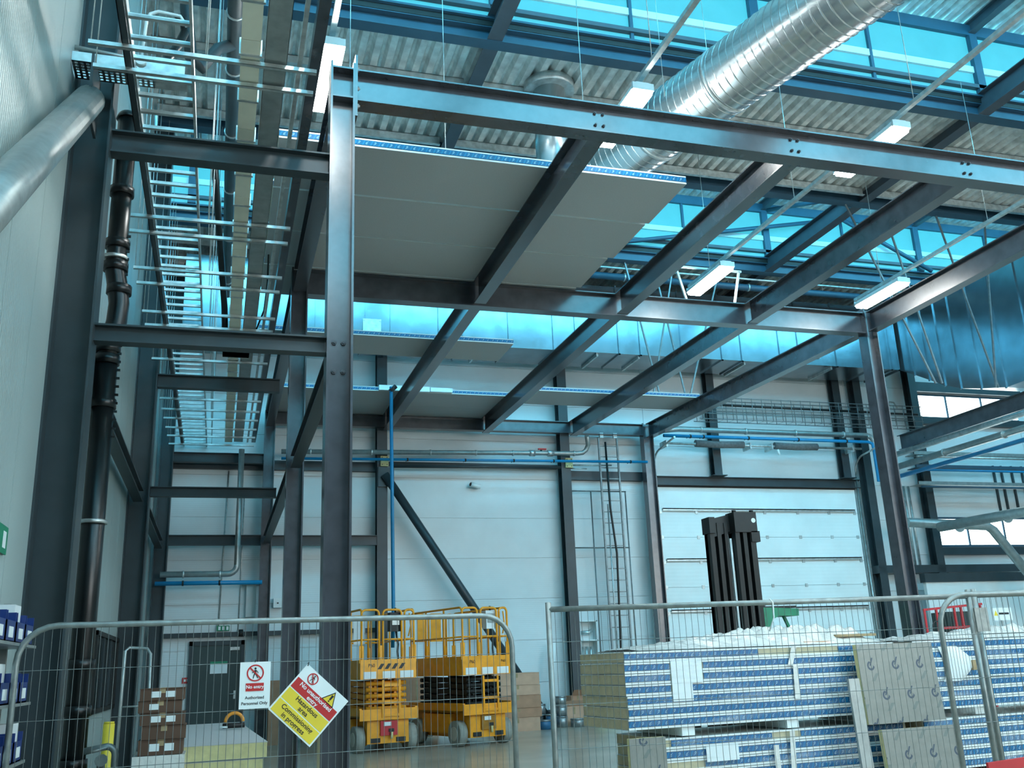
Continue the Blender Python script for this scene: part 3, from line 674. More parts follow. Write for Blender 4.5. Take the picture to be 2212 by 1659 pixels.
pipe('blue_pipe', 'blue pipe above the sectional door with a drop at its right end', [(11.4, 23.0, 7.30), (17.95, 23.0, 7.30), (18.08, 23.0, 7.25), (18.1, 23.0, 7.1), (18.1, 23.0, 6.15), (18.5, 22.9, 6.15)], .045, 'bluepipe', 10, [((x, 23.0, 7.30), X_) for x in (12.2, 12.6, 14.0, 15.6, 17.2)], 'black')
sh = thing('door_spring_shaft', 'torsion spring shaft with grey foam sleeves over the sectional door', 'shaft', (11.5, 23.3, 7.16))
MB().tube([(0, 0, 0), (6.4, 0, 0)], .035, 8).build('shaft', 'galv', sh)
for a, b_ in ((1.0, 2.5), (3.5, 4.9)): MB().tube([(a, 0, .02), ((a+b_)/2, 0, .0), (b_, 0, .02)], .10, 12).build('foam_sleeve', 'foambox', sh)
for x in (.1, 2.7, 3.4, 6.1): MB().box((x-.02, -.06, -.1), (x+.02, .36, .08)).build('bracket', 'galv', sh)
MB().tube([(3.55, -.05, -.1), (3.6, -.05, -.25)], .035, 8).build('sensor', 'signwhite', sh)
# lower left pipes
pipe('grey_pipe', 'grey pipe with an elbow dropping down the far left back wall', [(.37, 23.3, 6.7), (.37, 23.3, 3.95)]+arc((.17, 23.3, 3.95), .2, 0, -PI/2, 5, (1, 0, 0), (0, 0, 1))+[(-1.3, 23.3, 3.75)], .07, 'greypipe', 10, [((x, 23.3, 3.75), X_) for x in (-.8, .0)])
pipe('blue_pipe', 'blue pipe across the far left back wall under the grey elbow', [(-1.4, 23.3, 3.55), (.95, 23.3, 3.55)], .05, 'bluepipe', 10, [((x, 23.3, 3.55), X_) for x in (-.8, .0)], 'black')
pipe('conduit', 'thin vertical conduit on the far left back wall above the green door sign', [(.1, 23.985, 6.3), (.02, 23.985, 2.6)], .018, 'galv', 6)
pipe('conduit', 'thin vertical conduit above the black beacon by the personnel door', [(.49, 23.986, 5.9), (.47, 23.986, 2.5)], .015, 'galv', 6)
m = MB(); m.box((-.02, 23.93, 2.50), (.27, 23.98, 2.62)); t = tag(m.build('exit_sign', 'greensign'), 'green running-man exit sign above the personnel door', 'sign')
for x in (.02, .11, .2): MB().box((x, 23.925, 2.52), (x+.05, 23.93, 2.6)).build('pictogram', 'signwhite', t)
m = MB(); m.tube([(.53, 23.9, 2.36), (.53, 23.9, 2.52)], [.07, .05], 12); tag(m.build('beacon', 'blackmatt'), 'small black beacon above the personnel door', 'beacon')
t = tag(MB().box((-.72, 23.97, 1.36), (-.55, 23.99, 1.49)).build('fire_sign', 'red'), 'small red fire sign left of the personnel door', 'sign'); MB().box((-.69, 23.965, 1.40), (-.64, 23.97, 1.45)).build('pictogram', 'signwhite', t); MB().box((-.62, 23.965, 1.40), (-.58, 23.97, 1.46)).build('pictogram', 'signwhite', t)
t = thing('wall_cabinet', 'pale grey cabinet on the back wall left of the slim frame column', 'cabinet', (.62, 23.85, 2.8)); MB().box((0, 0, 0), (.22, .15, .75)).build('body', 'white', t); MB().box((-.1, -.05, .74), (.3, .15, .78)).build('top_plate', 'greypipe', t)
t = thing('wall_cabinet', 'small pale box on the back wall between two dark columns', 'cabinet', (1.25, 23.85, 3.0)); MB().box((0, 0, 0), (.2, .15, .22)).build('body', 'white', t); MB().box((.08, -.01, .09), (.12, 0, .12)).build('lock', 'ink', t)
# camera, cream boxes
t = thing('wall_camera', 'small white camera on the back wall near the sloping brace', 'camera', (6.3, 23.98, 6.0)); MB().tube([(0, 0, 0), (0, -.12, 0)], .03, 8).build('bracket', 'white', t); MB().tube([(-.14, -.16, .03), (.12, -.12, -.02)], .065, 12).build('body', 'signwhite', t); MB().tube([(-.145, -.161, .031), (-.15, -.163, .032)], .05, 12).build('lens', 'ink', t)
for x, z, lb in ((3.85, 6.40, 'cream connection box on the column above the sloping brace'), (8.80, 6.46, 'cream connection box on the column left of the cable ladder')):
    t = thing('connection_box', lb, 'box', (x-.1, 23.48, z)); MB().box((0, 0, 0), (.2, .08, .26)).build('body', 'cardlight' if 0 else 'foam', t)
    for a in (.04, .16):
        for b_ in (.04, .22): bolt((a, 0, b_), (0, -1, 0), t, .012, 'boltdark')
t = thing('conduit', 'short steel bar sticking out right of the cream box by the cable ladder', 'bar', (8.865, 23.6, 6.55)); MB().tube([(0, 0, 0), (1.2, 0, .02)], .02, 8).build('bar', 'galv', t); MB().tube([(0, -.05, -.1), (.45, -.05, -.1)], .018, 8).build('short_bar', 'galv', t)
# vertical cable ladder and mesh frame
vl = thing('cable_ladder', 'vertical cable ladder with a black cable on the back wall', 'cable ladder', (10.0, 23.6, .6))
for x in (-.27, .27): MB().box((x-.02, -.03, 0), (x+.02, .03, 6.75)).build('side_rail', 'strutgrey', vl)
rm = None
for k in range(22):
    if rm is None: rm = MB().box((-.26, -.012, -.012), (.26, .012, .012)).build('rung', 'strutgrey', vl, (0, 0, .2+k*.3))
    else: obj('rung', rm.data, vl, (0, 0, .2+k*.3))
MB().tube([(-.1, -.06, 6.6), (-.08, -.06, 4.8), (.02, -.06, 3.6), (-.02, -.06, 2.2), (-.06, -.06, 1.0), (-.02, -.06, .3)], .03, 8).build('cable', 'black', vl)
for x in (-.2, .2): MB().box((x-.05, -.08, 6.72), (x+.05, .0, 6.85)).build('top_bracket', 'signwhite', vl)
MB().tube([(-.14, -.04, 4.9), (-.14, -.04, -.2)], .02, 6).build('conduit', 'galv', vl)
mf = thing('mesh_frame', 'thin steel rod frame around the vertical cable ladder', 'frame', (8.85, 23.7, 1.0))
for z in (4.87, 3.36, .15): MB().tube([(0, 0, z), (1.62, 0, z)], .018, 6).build('cross_rod', 'strutgrey', mf)
for x in (.60, 1.60): MB().tube([(x, 0, -.8), (x, 0, 4.87)], .018, 6).build('upright_rod', 'strutgrey', mf)
wc = thing('wall_cabinet', 'open white cabinet with pipework on the back wall behind the fence post', 'cabinet', (8.9, 23.7, 1.0))
m = MB(); m.box((0, .25, 0), (.5, .28, 1.5)); m.box((0, 0, 0), (.03, .28, 1.5)); m.box((.47, 0, 0), (.5, .28, 1.5)); m.box((0, 0, 1.47), (.5, .28, 1.5)); m.box((0, 0, .98), (.5, .28, 1.02)); m.box((0, 0, 0), (.5, .28, .03)); m.build('carcass', 'white', wc)
MB().tube([(.1, .15, 1.2), (.3, .15, 1.2), (.4, .15, 1.25)], .05, 8).build('pump', 'galv', wc)
for x in (.12, .22, .34): MB().tube([(x, .15, .2), (x, .15, .85)], .03, 8).build('pipe', 'galv', wc)
# hanging blue hose
hs = thing('blue_hose', 'bright blue hose hanging straight down from the first rear joist', 'hose', (3.34, 19.5, 0))
MB().tube([(.01, 0, 1.9), (.03, .0, 2.5), (0, 0, 6.6), (0, 0, 7.3)], .038, 8).build('hose', 'bluepipe', hs); MB().tube([(-.02, 0, 7.2), (.1, 0, 7.32)], .05, 8).build('coupling', 'boltdark', hs)
# wire basket along the back wall
wbk = thing('wire_basket_tray', 'galvanised wire basket tray high on the back wall above the sectional door', 'cable tray', (12.6, 23.1, 7.85))
for y, z in ((0, 0), (.35, 0), (0, .32), (.35, .32), (0, .62), (.35, .62), (0, .16)): MB().tube([(0, y, z), (7.5, y, z)], .014, 5).build('long_wire', 'strutgrey', wbk)
rm = None
for k in range(24):
    if rm is None: rm = MB().tube([(0, 0, .64), (0, 0, -.01), (0, .35, -.01), (0, .35, .64)], .010, 5).build('cross_wire', 'strutgrey', wbk, (.1+k*.32, 0, 0))
    else: obj('cross_wire', rm.data, wbk, (.1+k*.32, 0, 0))
MB().tube([(.2, .1, .45), (7.4, .1, .40)], .035, 8).build('cable', 'black', wbk)
hp_ = pipe('high_pipe', 'dark pipe hung with hooks under the roof beyond the middle beam', [(8.6, 21.5, 11.2), (21.0, 21.5, 11.2)], .09, 'frameblue', 12, [((x, 21.5, 11.2), X_) for x in (9.9, 13.6, 15.2, 18.2)])
for x in (10.5, 13.0, 16.0, 18.5): MB().tube([(x-8.6, 0, .05), (x-8.6, 0, .56)], .008, 6).build('hanger_rod', 'galv', hp_)
cd_ = pipe('conduit', 'galvanised conduit above the dark pipe under the roof', [(8.6, 21.3, 11.36), (21.0, 21.3, 11.36)], .03, 'galv', 8)
for x in (11.0, 15.5, 19.0): MB().tube([(x-8.6, 0, .02), (x-8.6, 0, .40)], .006, 6).build('hanger_rod', 'galv', cd_)
# V hangers
for a, b_, lb in (((10.9, 16.6, 8.95), (10.55, 16.6, 7.9), 'pale strut frame right of the nearer hanging strip lamp'),):
    t = thing('support_gantry', lb, 'gantry', (9.0, 15.6, 8.865)); m = MB()
    bar(m, (-.75, 0, .0), (.75, 0, .0), .04, .04); m.build('cross_bar', 'lampbody', t)
    for x, x2 in ((-.7, -.45), (.7, .45)): mm = MB(); bar(mm, (x, 0, 0), (x2, 0, -1.0), .04, .04, (0, 1, 0)); mm.build('leg', 'lampbody', t)
def vstrut(ax, bx_, y, z0, z1, lb):
    t = thing('hanger_strut', lb, 'hanger', (bx_, y, z0)); m = MB(); bar(m, (0, 0, 0), (ax-bx_, 0, z1-z0), .036, .036, (0, 1, 0)); m.build('strut', 'strutgrey', t)
for i, (ax, bx_) in enumerate(((10.6, 11.2), (12.55, 11.3), (9.8, 10.5), (11.2, 10.3))): vstrut(ax, bx_, 21.13+.02*i, 7.826, 11.483, '%s hanger strut from the right above the rear right ceiling panel' % ('second', 'first', 'fourth', 'third')[i])
for i, (ax, bx_) in enumerate(((14.6, 15.45), (13.6, 15.3), (17.6, 17.0), (16.2, 17.1))): vstrut(ax, bx_, 16.97+.03*i, 7.2, 11.483, 'thin %s hanger strut in front of the branch duct at the right' % ('second', 'leftmost', 'rightmost', 'third')[i])
# ---- right aisle high level services
t = beam((18.75, 9.0, 7.2), (18.75, 22.6, 7.2), .42, .22, 'dark beam running towards us at the far right below the window strip', 'steel')
pipe('pale_pipe', 'pale lagged pipe running towards us at the far right under the dark beam', [(18.35, 9, 6.45), (18.35, 22.8, 6.45)], .09, 'greypipe', 12, [((18.35, y, 6.45), (0, 1, 0)) for y in (12, 15, 17, 18.4, 20.5)])
pipe('blue_pipe', 'blue pipe running towards us beside the pale lagged pipe', [(18.45, 9, 6.2), (18.45, 22.8, 6.2)], .06, 'bluepipe', 10)
pipe('galvanised_pipe', 'galvanised tray pipe above the pale lagged pipe on the right', [(18.5, 9, 6.85), (18.5, 22.8, 6.85)], .08, 'galv', 10)
pipe('round_duct', 'slim round galvanised duct running towards us across the lower windows', [(19.2, 12, 4.55), (19.0, 18, 4.6), (18.75, 21.6, 4.62)], .13, 'greypipe', 14, [((19.05, y, 4.59), (0, 1, 0)) for y in (17.2, 19.5, 21.2)])
pipe('round_duct', 'round pipe bending down in front of the lower right windows', [(18.3, 22.3, 4.85), (20.7, 22.0, 4.72), (20.9, 22.0, 4.6), (22.4, 21.8, 2.4)], .13, 'greypipe', 14)
for i, (x, y, z) in enumerate(((19.4, 22.9, 6.95), (19.4, 22.9, 6.55), (19.4, 22.9, 6.05))):
    t = thing('cable_tray', '%s cable tray crossing the right bay below the dark beam' % ('upper', 'middle', 'lower')[i], 'cable tray', (x, y, z)); m = MB(); m.box((0, 0, 0), (7, .4, .02)); m.box((0, -.01, 0), (7, 0, .10)); m.build('tray', ('greypipe', 'frameblue', 'greypipe')[i], t)
    MB().tube([(0, -.1, -.08), (7, -.1, -.08)], .035, 8).build('pipe', ('galv', 'bluepipe', 'frameblue')[i], t)
for x, n_ in ((19.55, 'left'), (19.72, 'middle'), (19.89, 'right')): pipe('conduit', '%s vertical conduit of three left of the lower window strip' % n_, [(x, 23.967, 3.8), (x, 23.967, 6.2)], .035, 'galv', 6)['group'] = 'conduit bundle by the lower windows'
for x, n_ in ((23.2, 'first'), (23.5, 'second'), (23.9, 'third'), (24.3, 'fourth')): pipe('conduit', '%s dark vertical conduit from the left above the lower window strip' % n_, [(x, 23.962, 5.3), (x, 23.962, 6.9)], .04, 'wallsteel', 6)['group'] = 'conduits above the lower windows'
cl = thing('caged_ladder', 'galvanised caged access ladder behind the right column', 'ladder', (19.2, 23.96, 5.8))
for x in (-.25, .25): MB().tube([(x, 0, 0), (x, 0, 2.6)]+[V((x, -.3+.3*math.cos(a), 2.6+.35*math.sin(a))) for a in (.5, 1.0, 1.57, 2.2, 2.9)], .025, 8).build('side_rail', 'galv', cl)
for k in range(9): MB().tube([(-.25, 0, .15+k*.28), (.25, 0, .15+k*.28)], .014, 6).build('rung', 'galv', cl)
# white partition at lower right
pw = thing('partition_wall', 'white partition wall with a grey cap right of the sectional door', 'partition', (19.1, 22.9, 0))
MB().box((0, 0, 0), (3.7, .12, 3.25)).build('board', 'white', pw); MB().box((-.05, -.05, 3.25), (3.75, .17, 3.5)).build('cap', 'wallsteel', pw)
# ================================================================== TEMPORARY FENCE PANELS
def fence(loc, rz, L, H, rnd, label, hw, x_from=0):
    t = thing('fence_panel', label, 'fence', loc, rz, 'temporary mesh fence panels')
    R = .021
    if rnd:
        c = .24; pts = [(0, 0, .05), (0, 0, H-c)]+arc((c, 0, H-c), c, PI, PI/2, 6, (1, 0, 0), (0, 0, 1))[1:]+arc((L-c, 0, H-c), c, PI/2, 0, 6, (1, 0, 0), (0, 0, 1))+[(L, 0, .05)]
        MB().tube(pts, R, 10).build('frame', 'fencegalv', t)
    else:
        for x in (0, L): MB().tube([(x, 0, .05), (x, 0, H+.05)], R, 10).build('post', 'fencegalv', t)
        MB().tube([(0, 0, H), (L, 0, H)], R, 10).build('top_bar', 'fencegalv', t)
    MB().tube([(0, 0, .18), (L, 0, .18)], R, 10).build('bottom_bar', 'fencegalv', t)
    m = MB(); n = int(L/.05)
    for k in range(1, n):
        x = k*L/n; zt = H
        if rnd: 
            q = max(0, .24-min(x, L-x)); zt = H-.24+math.sqrt(max(0, .24**2-q*q))
        m.tube([(x, .012, .18), (x, .012, zt)], .0018, 4, False, False)
    m.build('vertical_wires', 'wire', t)['kind'] = 'stuff'
    for z in hw: MB().tube([(0, .018, z), (L, .018, z)], .0024, 5, False, False).build('horizontal_wire', 'wire', t)
    for x in (0, L): MB().ext([(-.3, 0), (.3, 0), (.27, .12), (-.27, .12)], (x, -.045, 0), (1, 0, 0), (0, 0, 1), (0, .09, 0)).build('foot_block', 'rubber', t)
    return t
HW1 = (.3, .62, .94, 1.26, 1.58)
f1 = fence((-1.27, 7.26, 0), math.atan2(.16, 3.49), 3.49, 1.87, True, 'round-cornered mesh fence panel on the left carrying the warning signs', HW1)
f2 = fence((2.34, 6.86, 0), math.atan2(-.47, 3.33), 3.40, 1.875, False, 'square-cornered mesh fence panel in front of the wrapped panel stack', (.3, .6, .9, 1.2, 1.5, 1.64))
f3 = fence((5.31, 6.28, 0), math.atan2(-.47, 3.33), 3.49, 1.88, True, 'round-cornered mesh fence panel starting at the lower right', HW1)
f4 = fence((5.84, 6.47, 0), math.atan2(-.47, 3.33), 3.4, 1.885, False, 'square-cornered mesh fence panel farthest to the right', HW1)
MB().box((3.40, -.05, 1.60), (3.51, -.03, 1.78)).build('clamp_plate', 'fencegalv', f2)
m = MB(); m.tube([V((4.02, 6.56, 1.90)), V((4.04, 6.55, 1.87)), V((4.03, 6.54, 1.76)), V((3.99, 6.56, 1.66))], .006, 6); tag(m.build('cable_tie', 'signwhite'), 'pale cable tie hanging from the top bar of the square fence panel', 'cable tie')

# ================================================================== SIGNS
def text(s, size, m, parent, loc, rot=(PI/2, 0, 0), bold=0.0):
    cu = bpy.data.curves.new('lettering', 'FONT'); cu.body = s; cu.size = size; cu.align_x = 'CENTER'; cu.align_y = 'CENTER'; cu.offset = bold; cu.extrude = .0006
    ob = bpy.data.objects.new('tmp', cu); COL.objects.link(ob); dg = bpy.context.evaluated_depsgraph_get()
    me = bpy.data.meshes.new_from_object(ob.evaluated_get(dg)); bpy.data.objects.remove(ob); me.name = 'lettering'
    me.materials.clear(); me.materials.append(M[m])
    o = obj('lettering', me, parent, loc); o.rotation_euler = rot; return o
def disc_ring(parent, cx, cz, ro, ri, m, y=-.006, n=36):
    mb = MB(); vs = []; fs = []
    for k in range(n):
        a = 2*PI*k/n
        for rr in (ro, ri):
            for yy in (y, y+.003): vs.append((cx+rr*math.cos(a), yy, cz+rr*math.sin(a)))
    for k in range(n):
        i, j = 4*k, 4*((k+1) % n); fs += [(i, j, j+2, i+2), (i, i+1, j+1, j), (i+2, j+2, j+3, i+3)]
    return mb.add(vs, fs).build('prohibition_ring', m, parent)
def walker(parent, cx, cz, s, y=-.006):
    mb = MB()
    mb.tube([(cx, y, cz+s*.62), (cx, y+.002, cz+s*.62)], s*.15, 12, True, False)
    def limb(a, b_, w_): bar(mb, (cx+a[0]*s, y+.001, cz+a[1]*s), (cx+b_[0]*s, y+.001, cz+b_[1]*s), .002, w_*s, (0, 1, 0)) if False else mb.ext(
        [(-w_*s/2, 0), (w_*s/2, 0), (w_*s/2, 1), (-w_*s/2, 1)], (cx+a[0]*s, y, cz+a[1]*s), V((-(b_[1]-a[1]), 0, b_[0]-a[0])).normalized(), V((b_[0]-a[0], 0, b_[1]-a[1]))*s, (0, .002, 0))
    limb((0, .42), (0, -.05), .26); limb((-.05, .36), (-.32, .12), .10); limb((-.32, .12), (-.45, .0), .09); limb((.05, .36), (.3, .18), .10); limb((.3, .18), (.38, -.05), .09)
    limb((-.03, 0), (-.2, -.35), .14); limb((-.2, -.35), (-.28, -.75), .11); limb((.03, 0), (.2, -.38), .14); limb((.2, -.38), (.33, -.72), .11)
    return mb.build('walking_figure', 'ink', parent)
def slash(parent, cx, cz, rr, w_, m, ang, y=-.0085):
    d = V((math.cos(ang), 0, math.sin(ang))); nrm = V((-d.z, 0, d.x))
    return MB().ext([(-rr, -w_/2), (rr, -w_/2), (rr, w_/2), (-rr, w_/2)], (cx, y, cz), d, nrm, (0, .002, 0)).build('slash_bar', m, parent)
# white "No entry" notice: local x across, z up, origin at lower left
ne = thing('notice', 'white No entry notice cable-tied to the left fence panel', 'sign', (.167, 7.30, 1.268)); ne.rotation_euler = (0, 0, .045); ne.scale = (.925, 1, .90)
MB().box((0, -.003, 0), (.228, 0, .352)).build('board', 'signwhite', ne)
disc_ring(ne, .114, .268, .064, .054, 'red'); walker(ne, .114, .268, .055); slash(ne, .114, .268, .056, .010, 'red', -PI/4)
MB().box((.046, -.006, .132), (.180, -.003, .192)).build('red_band', 'red', ne)
text('No entry', .035, 'signwhite', ne, (.113, -.0065, .163), bold=.0007)
text('Authorized', .031, 'ink', ne, (.114, -.0035, .083), bold=.0006); text('Personnel Only', .031, 'ink', ne, (.114, -.0035, .040), bold=.0006)
MB().tube([(.11, -.006, .35), (.115, 0, .368), (.112, .02, .36)], .003, 6).build('cable_tie', 'ink', ne)
# large diamond-hung warning board
wb_ = thing('notice', 'square yellow, red and white hazard notice hanging by one corner', 'sign', (.367, 7.31, 1.262)); wb_.rotation_euler = (0, math.radians(42.6), .045); wb_.scale = (.965, 1, .965)
s_ = .417
MB().box((0, -.003, 0), (s_, 0, s_)).build('board', 'signwhite', wb_)
MB().box((.012, -.005, .222), (s_-.012, -.003, .306)).build('red_band', 'red', wb_)
MB().box((.012, -.005, .122), (s_-.012, -.003, .214)).build('yellow_band', 'yellowsign', wb_)
MB().box((.012, -.005, .012), (s_-.012, -.003, .114)).build('yellow_band', 'yellowsign', wb_)
text('No unauthorised', .044, 'signwhite', wb_, (s_/2, -.0055, .282), bold=.0008); text('entry', .044, 'signwhite', wb_, (s_/2, -.0055, .243), bold=.0008)
text('Hazardous', .048, 'ink', wb_, (s_/2, -.0055, .188), bold=.0008); text('area', .048, 'ink', wb_, (s_/2, -.0055, .147), bold=.0008)
text('Commissioning', .048, 'ink', wb_, (s_/2, -.0055, .085), bold=.0008); text('in progress', .048, 'ink', wb_, (s_/2, -.0055, .040), bold=.0008)
disc_ring(wb_, .105, .362, .042, .034, 'red'); walker(wb_, .105, .362, .036); slash(wb_, .105, .362, .036, .007, 'red', -PI/4)
MB().ext([(-.058, -.05), (.058, -.05), (0, .052)], (.302, -.005, .352), (1, 0, 0), (0, 0, 1), (0, .002, 0)).build('triangle_border', 'ink', wb_)
MB().ext([(-.046, -.043), (.046, -.043), (0, .038)], (.302, -.0065, .352), (1, 0, 0), (0, 0, 1), (0, .002, 0)).build('triangle', 'yellowsign', wb_)
MB().ext([(-.006, 0), (.006, 0), (.009, .04), (-.009, .04)], (.302, -.0085, .332), (1, 0, 0), (0, 0, 1), (0, .002, 0)).build('exclamation_mark', 'ink', wb_)
MB().tube([(.302, -.0085, .322), (.302, -.0065, .322)], .006, 10, True, False).build('exclamation_dot', 'ink', wb_)
MB().tube([(.01, -.006, s_-.01), (.0, .005, s_+.012), (.004, .03, s_+.0)], .004, 6).build('cable_tie', 'ink', wb_)

# ================================================================== WRAPPED PANEL STACKS
RZ = math.radians(4.5); TH = .117
def stack(ox, oy, L, z0, n, which, tapes=None, core='foamtan'):
    for i in range(n):
        q = n-1-i      # 0 = top
        tp = tapes.get(q, [(0.0, L)]) if tapes else [(0.0, L)]
        pirpanel(ox+random.uniform(-.012, .012), oy+random.uniform(-.006, .006), z0+i*TH, L, 1.15, TH-.006, '%s blue-taped insulated panel in the %s' % (ORD[q] if q < n-1 else 'lowest', which), RZ, core=core, tape=tp, under='silverpanel', group='stacked insulated panels')
stack(4.30, 10.1, 3.75, .76, 7, 'upper wrapped stack behind the square fence', {0: [(0, 1.75), (2.9, 3.7)], 1: [(0, .56), (1.0, 3.75)], 2: [(0, .56), (1.0, 3.75)], 3: [(0, .56), (.84, 3.75)]})
stack(4.72, 10.16, 3.35, .07, 5, 'lower stack behind the square fence', {0: [(.08, 1.4), (1.8, 3.3)], 2: [(.5, 3.3)]})
stack(8.25, 10.32, 4.2, .76, 7, 'upper stack at the right edge')
stack(8.25, 10.32, 4.2, .07, 5, 'lower stack at the right edge')
for x, z0, z1, w_, lb in ((4.95, .665, .755, .17, 'white foam spacer block between the stacks under the paper label'), (6.35, .665, .755, .16, 'white foam spacer block between the stacks left of the foil boards'), (9.2, .665, .755, .16, 'white foam spacer block at the right stack'), (7.6, .665, .755, .16, 'white foam spacer hidden behind the foil boards'), (11.4, .665, .755, .16, 'white foam spacer at the far end of the right stack')):
    m = MB(); m.box((0, 0, 0), (w_, 1.05, z1-z0)); q = m.build('spacer_block', 'signwhite', None, (x, 10.12+(x-4.3)*.0787, z0)); q.rotation_euler[2] = RZ; tag(q, lb, 'spacer')
for x, n_ in ((4.9, 'first'), (6.3, 'second'), (7.7, 'third'), (8.4, 'fourth'), (10.2, 'fifth'), (12.0, 'sixth')):
    m = MB()
    for y in (0, .5, 1.0): m.box((0, y, 0), (.12, y+.15, .068))
    q = m.build('bearer', 'pallet', None, (x, 10.16+(x-4.3)*.0787, 0)); q.rotation_euler[2] = RZ; tag(q, '%s wooden bearer from the left under the panel stacks' % n_, 'bearer', 'bearers under the panel stacks')
# paper labels
for x, z, w_, h_, lb in ((4.86, 1.22, .40, .24, 'upper white paper label on the front of the upper stack'), (4.86, 1.03, .26, .188, 'lower white paper label on the front of the upper stack'), (5.22, .38, .42, .16, 'white paper label on the lower stack')):
    q = MB().box((0, -.022, 0), (w_, -.017, h_)).build('paper_label', 'paper', None, (x, 10.1+(x-4.3)*.0787, z)); q.rotation_euler[2] = RZ; tag(q, lb, 'label')
# lumpy plastic wrap on top
def wrap(ox, oy, L, W_, z, hmax, seed, lb, dens=26):
    rnd = random.Random(seed); nx, ny = int(L*dens), int(W_*dens); vs = []; fs = []
    ph = [(rnd.uniform(1, 14), rnd.uniform(-12, 12), rnd.uniform(0, 6), rnd.uniform(.2, 1)) for _ in range(9)]
    for j in range(ny+1):
        for i in range(nx+1):
            x, y = L*i/nx, W_*j/ny; e = min(1, .12+x/2.4, (L-x)/.3)*min(1, max(0, y-.02)/.3, (W_-y)/.2)
            h = sum(a*abs(math.sin(px*x+py*y+p)) for px, py, p, a in ph)/5.0
            h = h*hmax*.9+rnd.uniform(0, .02)
            vs.append((x, y, .004+max(0, e)*h))
    for j in range(ny):
        for i in range(nx): a = j*(nx+1)+i; fs.append((a, a+1, a+nx+2, a+nx+1))
    q = MB().add(vs, fs, True).build('plastic_wrap', 'film', None, (ox, oy, z)); q.rotation_euler[2] = RZ; return tag(q, lb, 'plastic wrap')
wrap(4.5, 10.11, 3.5, 1.15, 1.58, .25, 3, 'crumpled white plastic wrap heaped on the left stack')
wrap(8.1, 10.3, 4.2, 1.15, 1.58, .17, 5, 'white plastic wrap draped over the right stack')
def sheet(ox, oy, oz, L, H_, lb, seed):
    rnd = random.Random(seed); nx, nz = int(L*14), int(H_*14); vs = []; fs = []
    for j in range(nz+1):
        for i in range(nx+1): vs.append((L*i/nx, -.018+.006*math.sin(9*j/nz+i*.35+seed)+rnd.uniform(-.004, .004), H_*j/nz))
    for j in range(nz):
        for i in range(nx): a = j*(nx+1)+i; fs.append((a, a+1, a+nx+2, a+nx+1))
    q = MB().add(vs, fs, True).build('stretch_film', 'clearfilm', None, (ox, oy, oz)); q.rotation_euler[2] = RZ; return tag(q, lb, 'plastic film')
sheet(4.35, 10.075, .76, 3.6, .80, 'clear stretch film over the front of the upper stack', 2)
sheet(4.8, 10.12, .07, 3.2, .58, 'clear stretch film over the front of the lower stack', 4)
sheet(8.3, 10.30, .10, 4.0, 1.46, 'clear stretch film over the front of the right stack', 6)
for i, (x, z0, z1, dx) in enumerate(((6.42, 1.36, 1.57, .08), (6.47, .98, 1.36, .02), (6.30, .12, .64, .04), (6.1, .15, .5, .0))):
    m = MB(); m.ext([(0, 0), (.07, 0), (.07+dx, z1-z0), (dx, z1-z0)], (0, -.03, 0), (1, 0, 0), (0, 0, 1), (0, .003, 0)); q = m.build('white_tape', 'film', None, (x, 10.1+(x-4.3)*.0787, z0)); q.rotation_euler[2] = RZ
    tag(q, ('white tape strip at the top of the upper stack', 'white tape strip down the middle of the upper stack', 'white tape strip on the lower stack', 'short white tape strip on the lower stack')[i], 'tape')
# foil-faced boards with printed drops standing in front of the stacks
def foil(loc, rz, w_, h_, th, lean, lb):
    t = thing('foil_board', lb, 'board', loc, rz)
    e = MB().box((0, 0, 0), (w_, th, h_)).build('foam_core', 'foam', t); q = MB().box((.0, -.004, .0), (w_, 0, h_)).build('foil_face', 'foilboard', t); t.rotation_euler[0] = lean
    setuv(q, lambda co, n: (co.x+.07, co.z+.22)); MB().box((0, th, 0), (w_, th+.004, h_)).build('rear_face', 'silverpanel', t)
    return t
foil((7.28, 10.05, .66), RZ-.03, 1.12, .90, .06, math.radians(-3), 'upper foil-faced board printed with dark drops against the stack')
foil((7.42, 9.98, .0), RZ-.03, 1.06, .60, .06, math.radians(-4), 'lower foil-faced board printed with dark drops against the stack')
foil((4.26, 10.03, .0), RZ, .44, .68, .05, 0, 'small foil-faced board at the left end of the lower stack')
m = MB(); m.box((0, 0, 0), (.16, .03, 1.18)); q = m.build('batten', 'greypipe', None, (7.08, 9.98, 0)); q.rotation_euler = (math.radians(-3), 0, RZ); tag(q, 'pale upright batten left of the foil-faced boards', 'batten')
q = MB().box((0, 0, 0), (.62, .08, .03)).build('timber_batten', 'pallet', None, (7.25, 10.42, 1.66)); q.rotation_euler[2] = RZ; tag(q, 'short timber batten lying on the plastic wrap', 'batten')
q = MB().box((0, 0, 0), (.5, .3, .02)).build('cardboard_sheet', 'cardlight', None, (6.75, 10.35, 1.60)); q.rotation_euler[2] = RZ; tag(q, 'cardboard sheet under the plastic wrap', 'cardboard')
m = MB(); q = wrap(8.5, 10.27, .6, .01, 1.2, .01, 8, 'x') if False else None
rn = random.Random(4); vs = []; fs = []
for j in range(9):
    for i in range(8):
        a = i/7; c = j/8; vs.append((.08*math.sin(c*3)+a*(.28+.12*math.sin(c*PI)), -.05-.05*math.sin(a*PI)*math.sin(c*PI)+rn.uniform(-.006, .006)+.012*math.sin(9*a+5*c), -.42*c))
for j in range(8):
    for i in range(7): a = j*8+i; fs.append((a, a+1, a+9, a+8))
tag(MB().add(vs, fs, True).build('plastic_bag', 'paper', None, (8.62, 10.36, 1.50)), 'pale blue plastic bag hanging on the right stack', 'plastic bag')
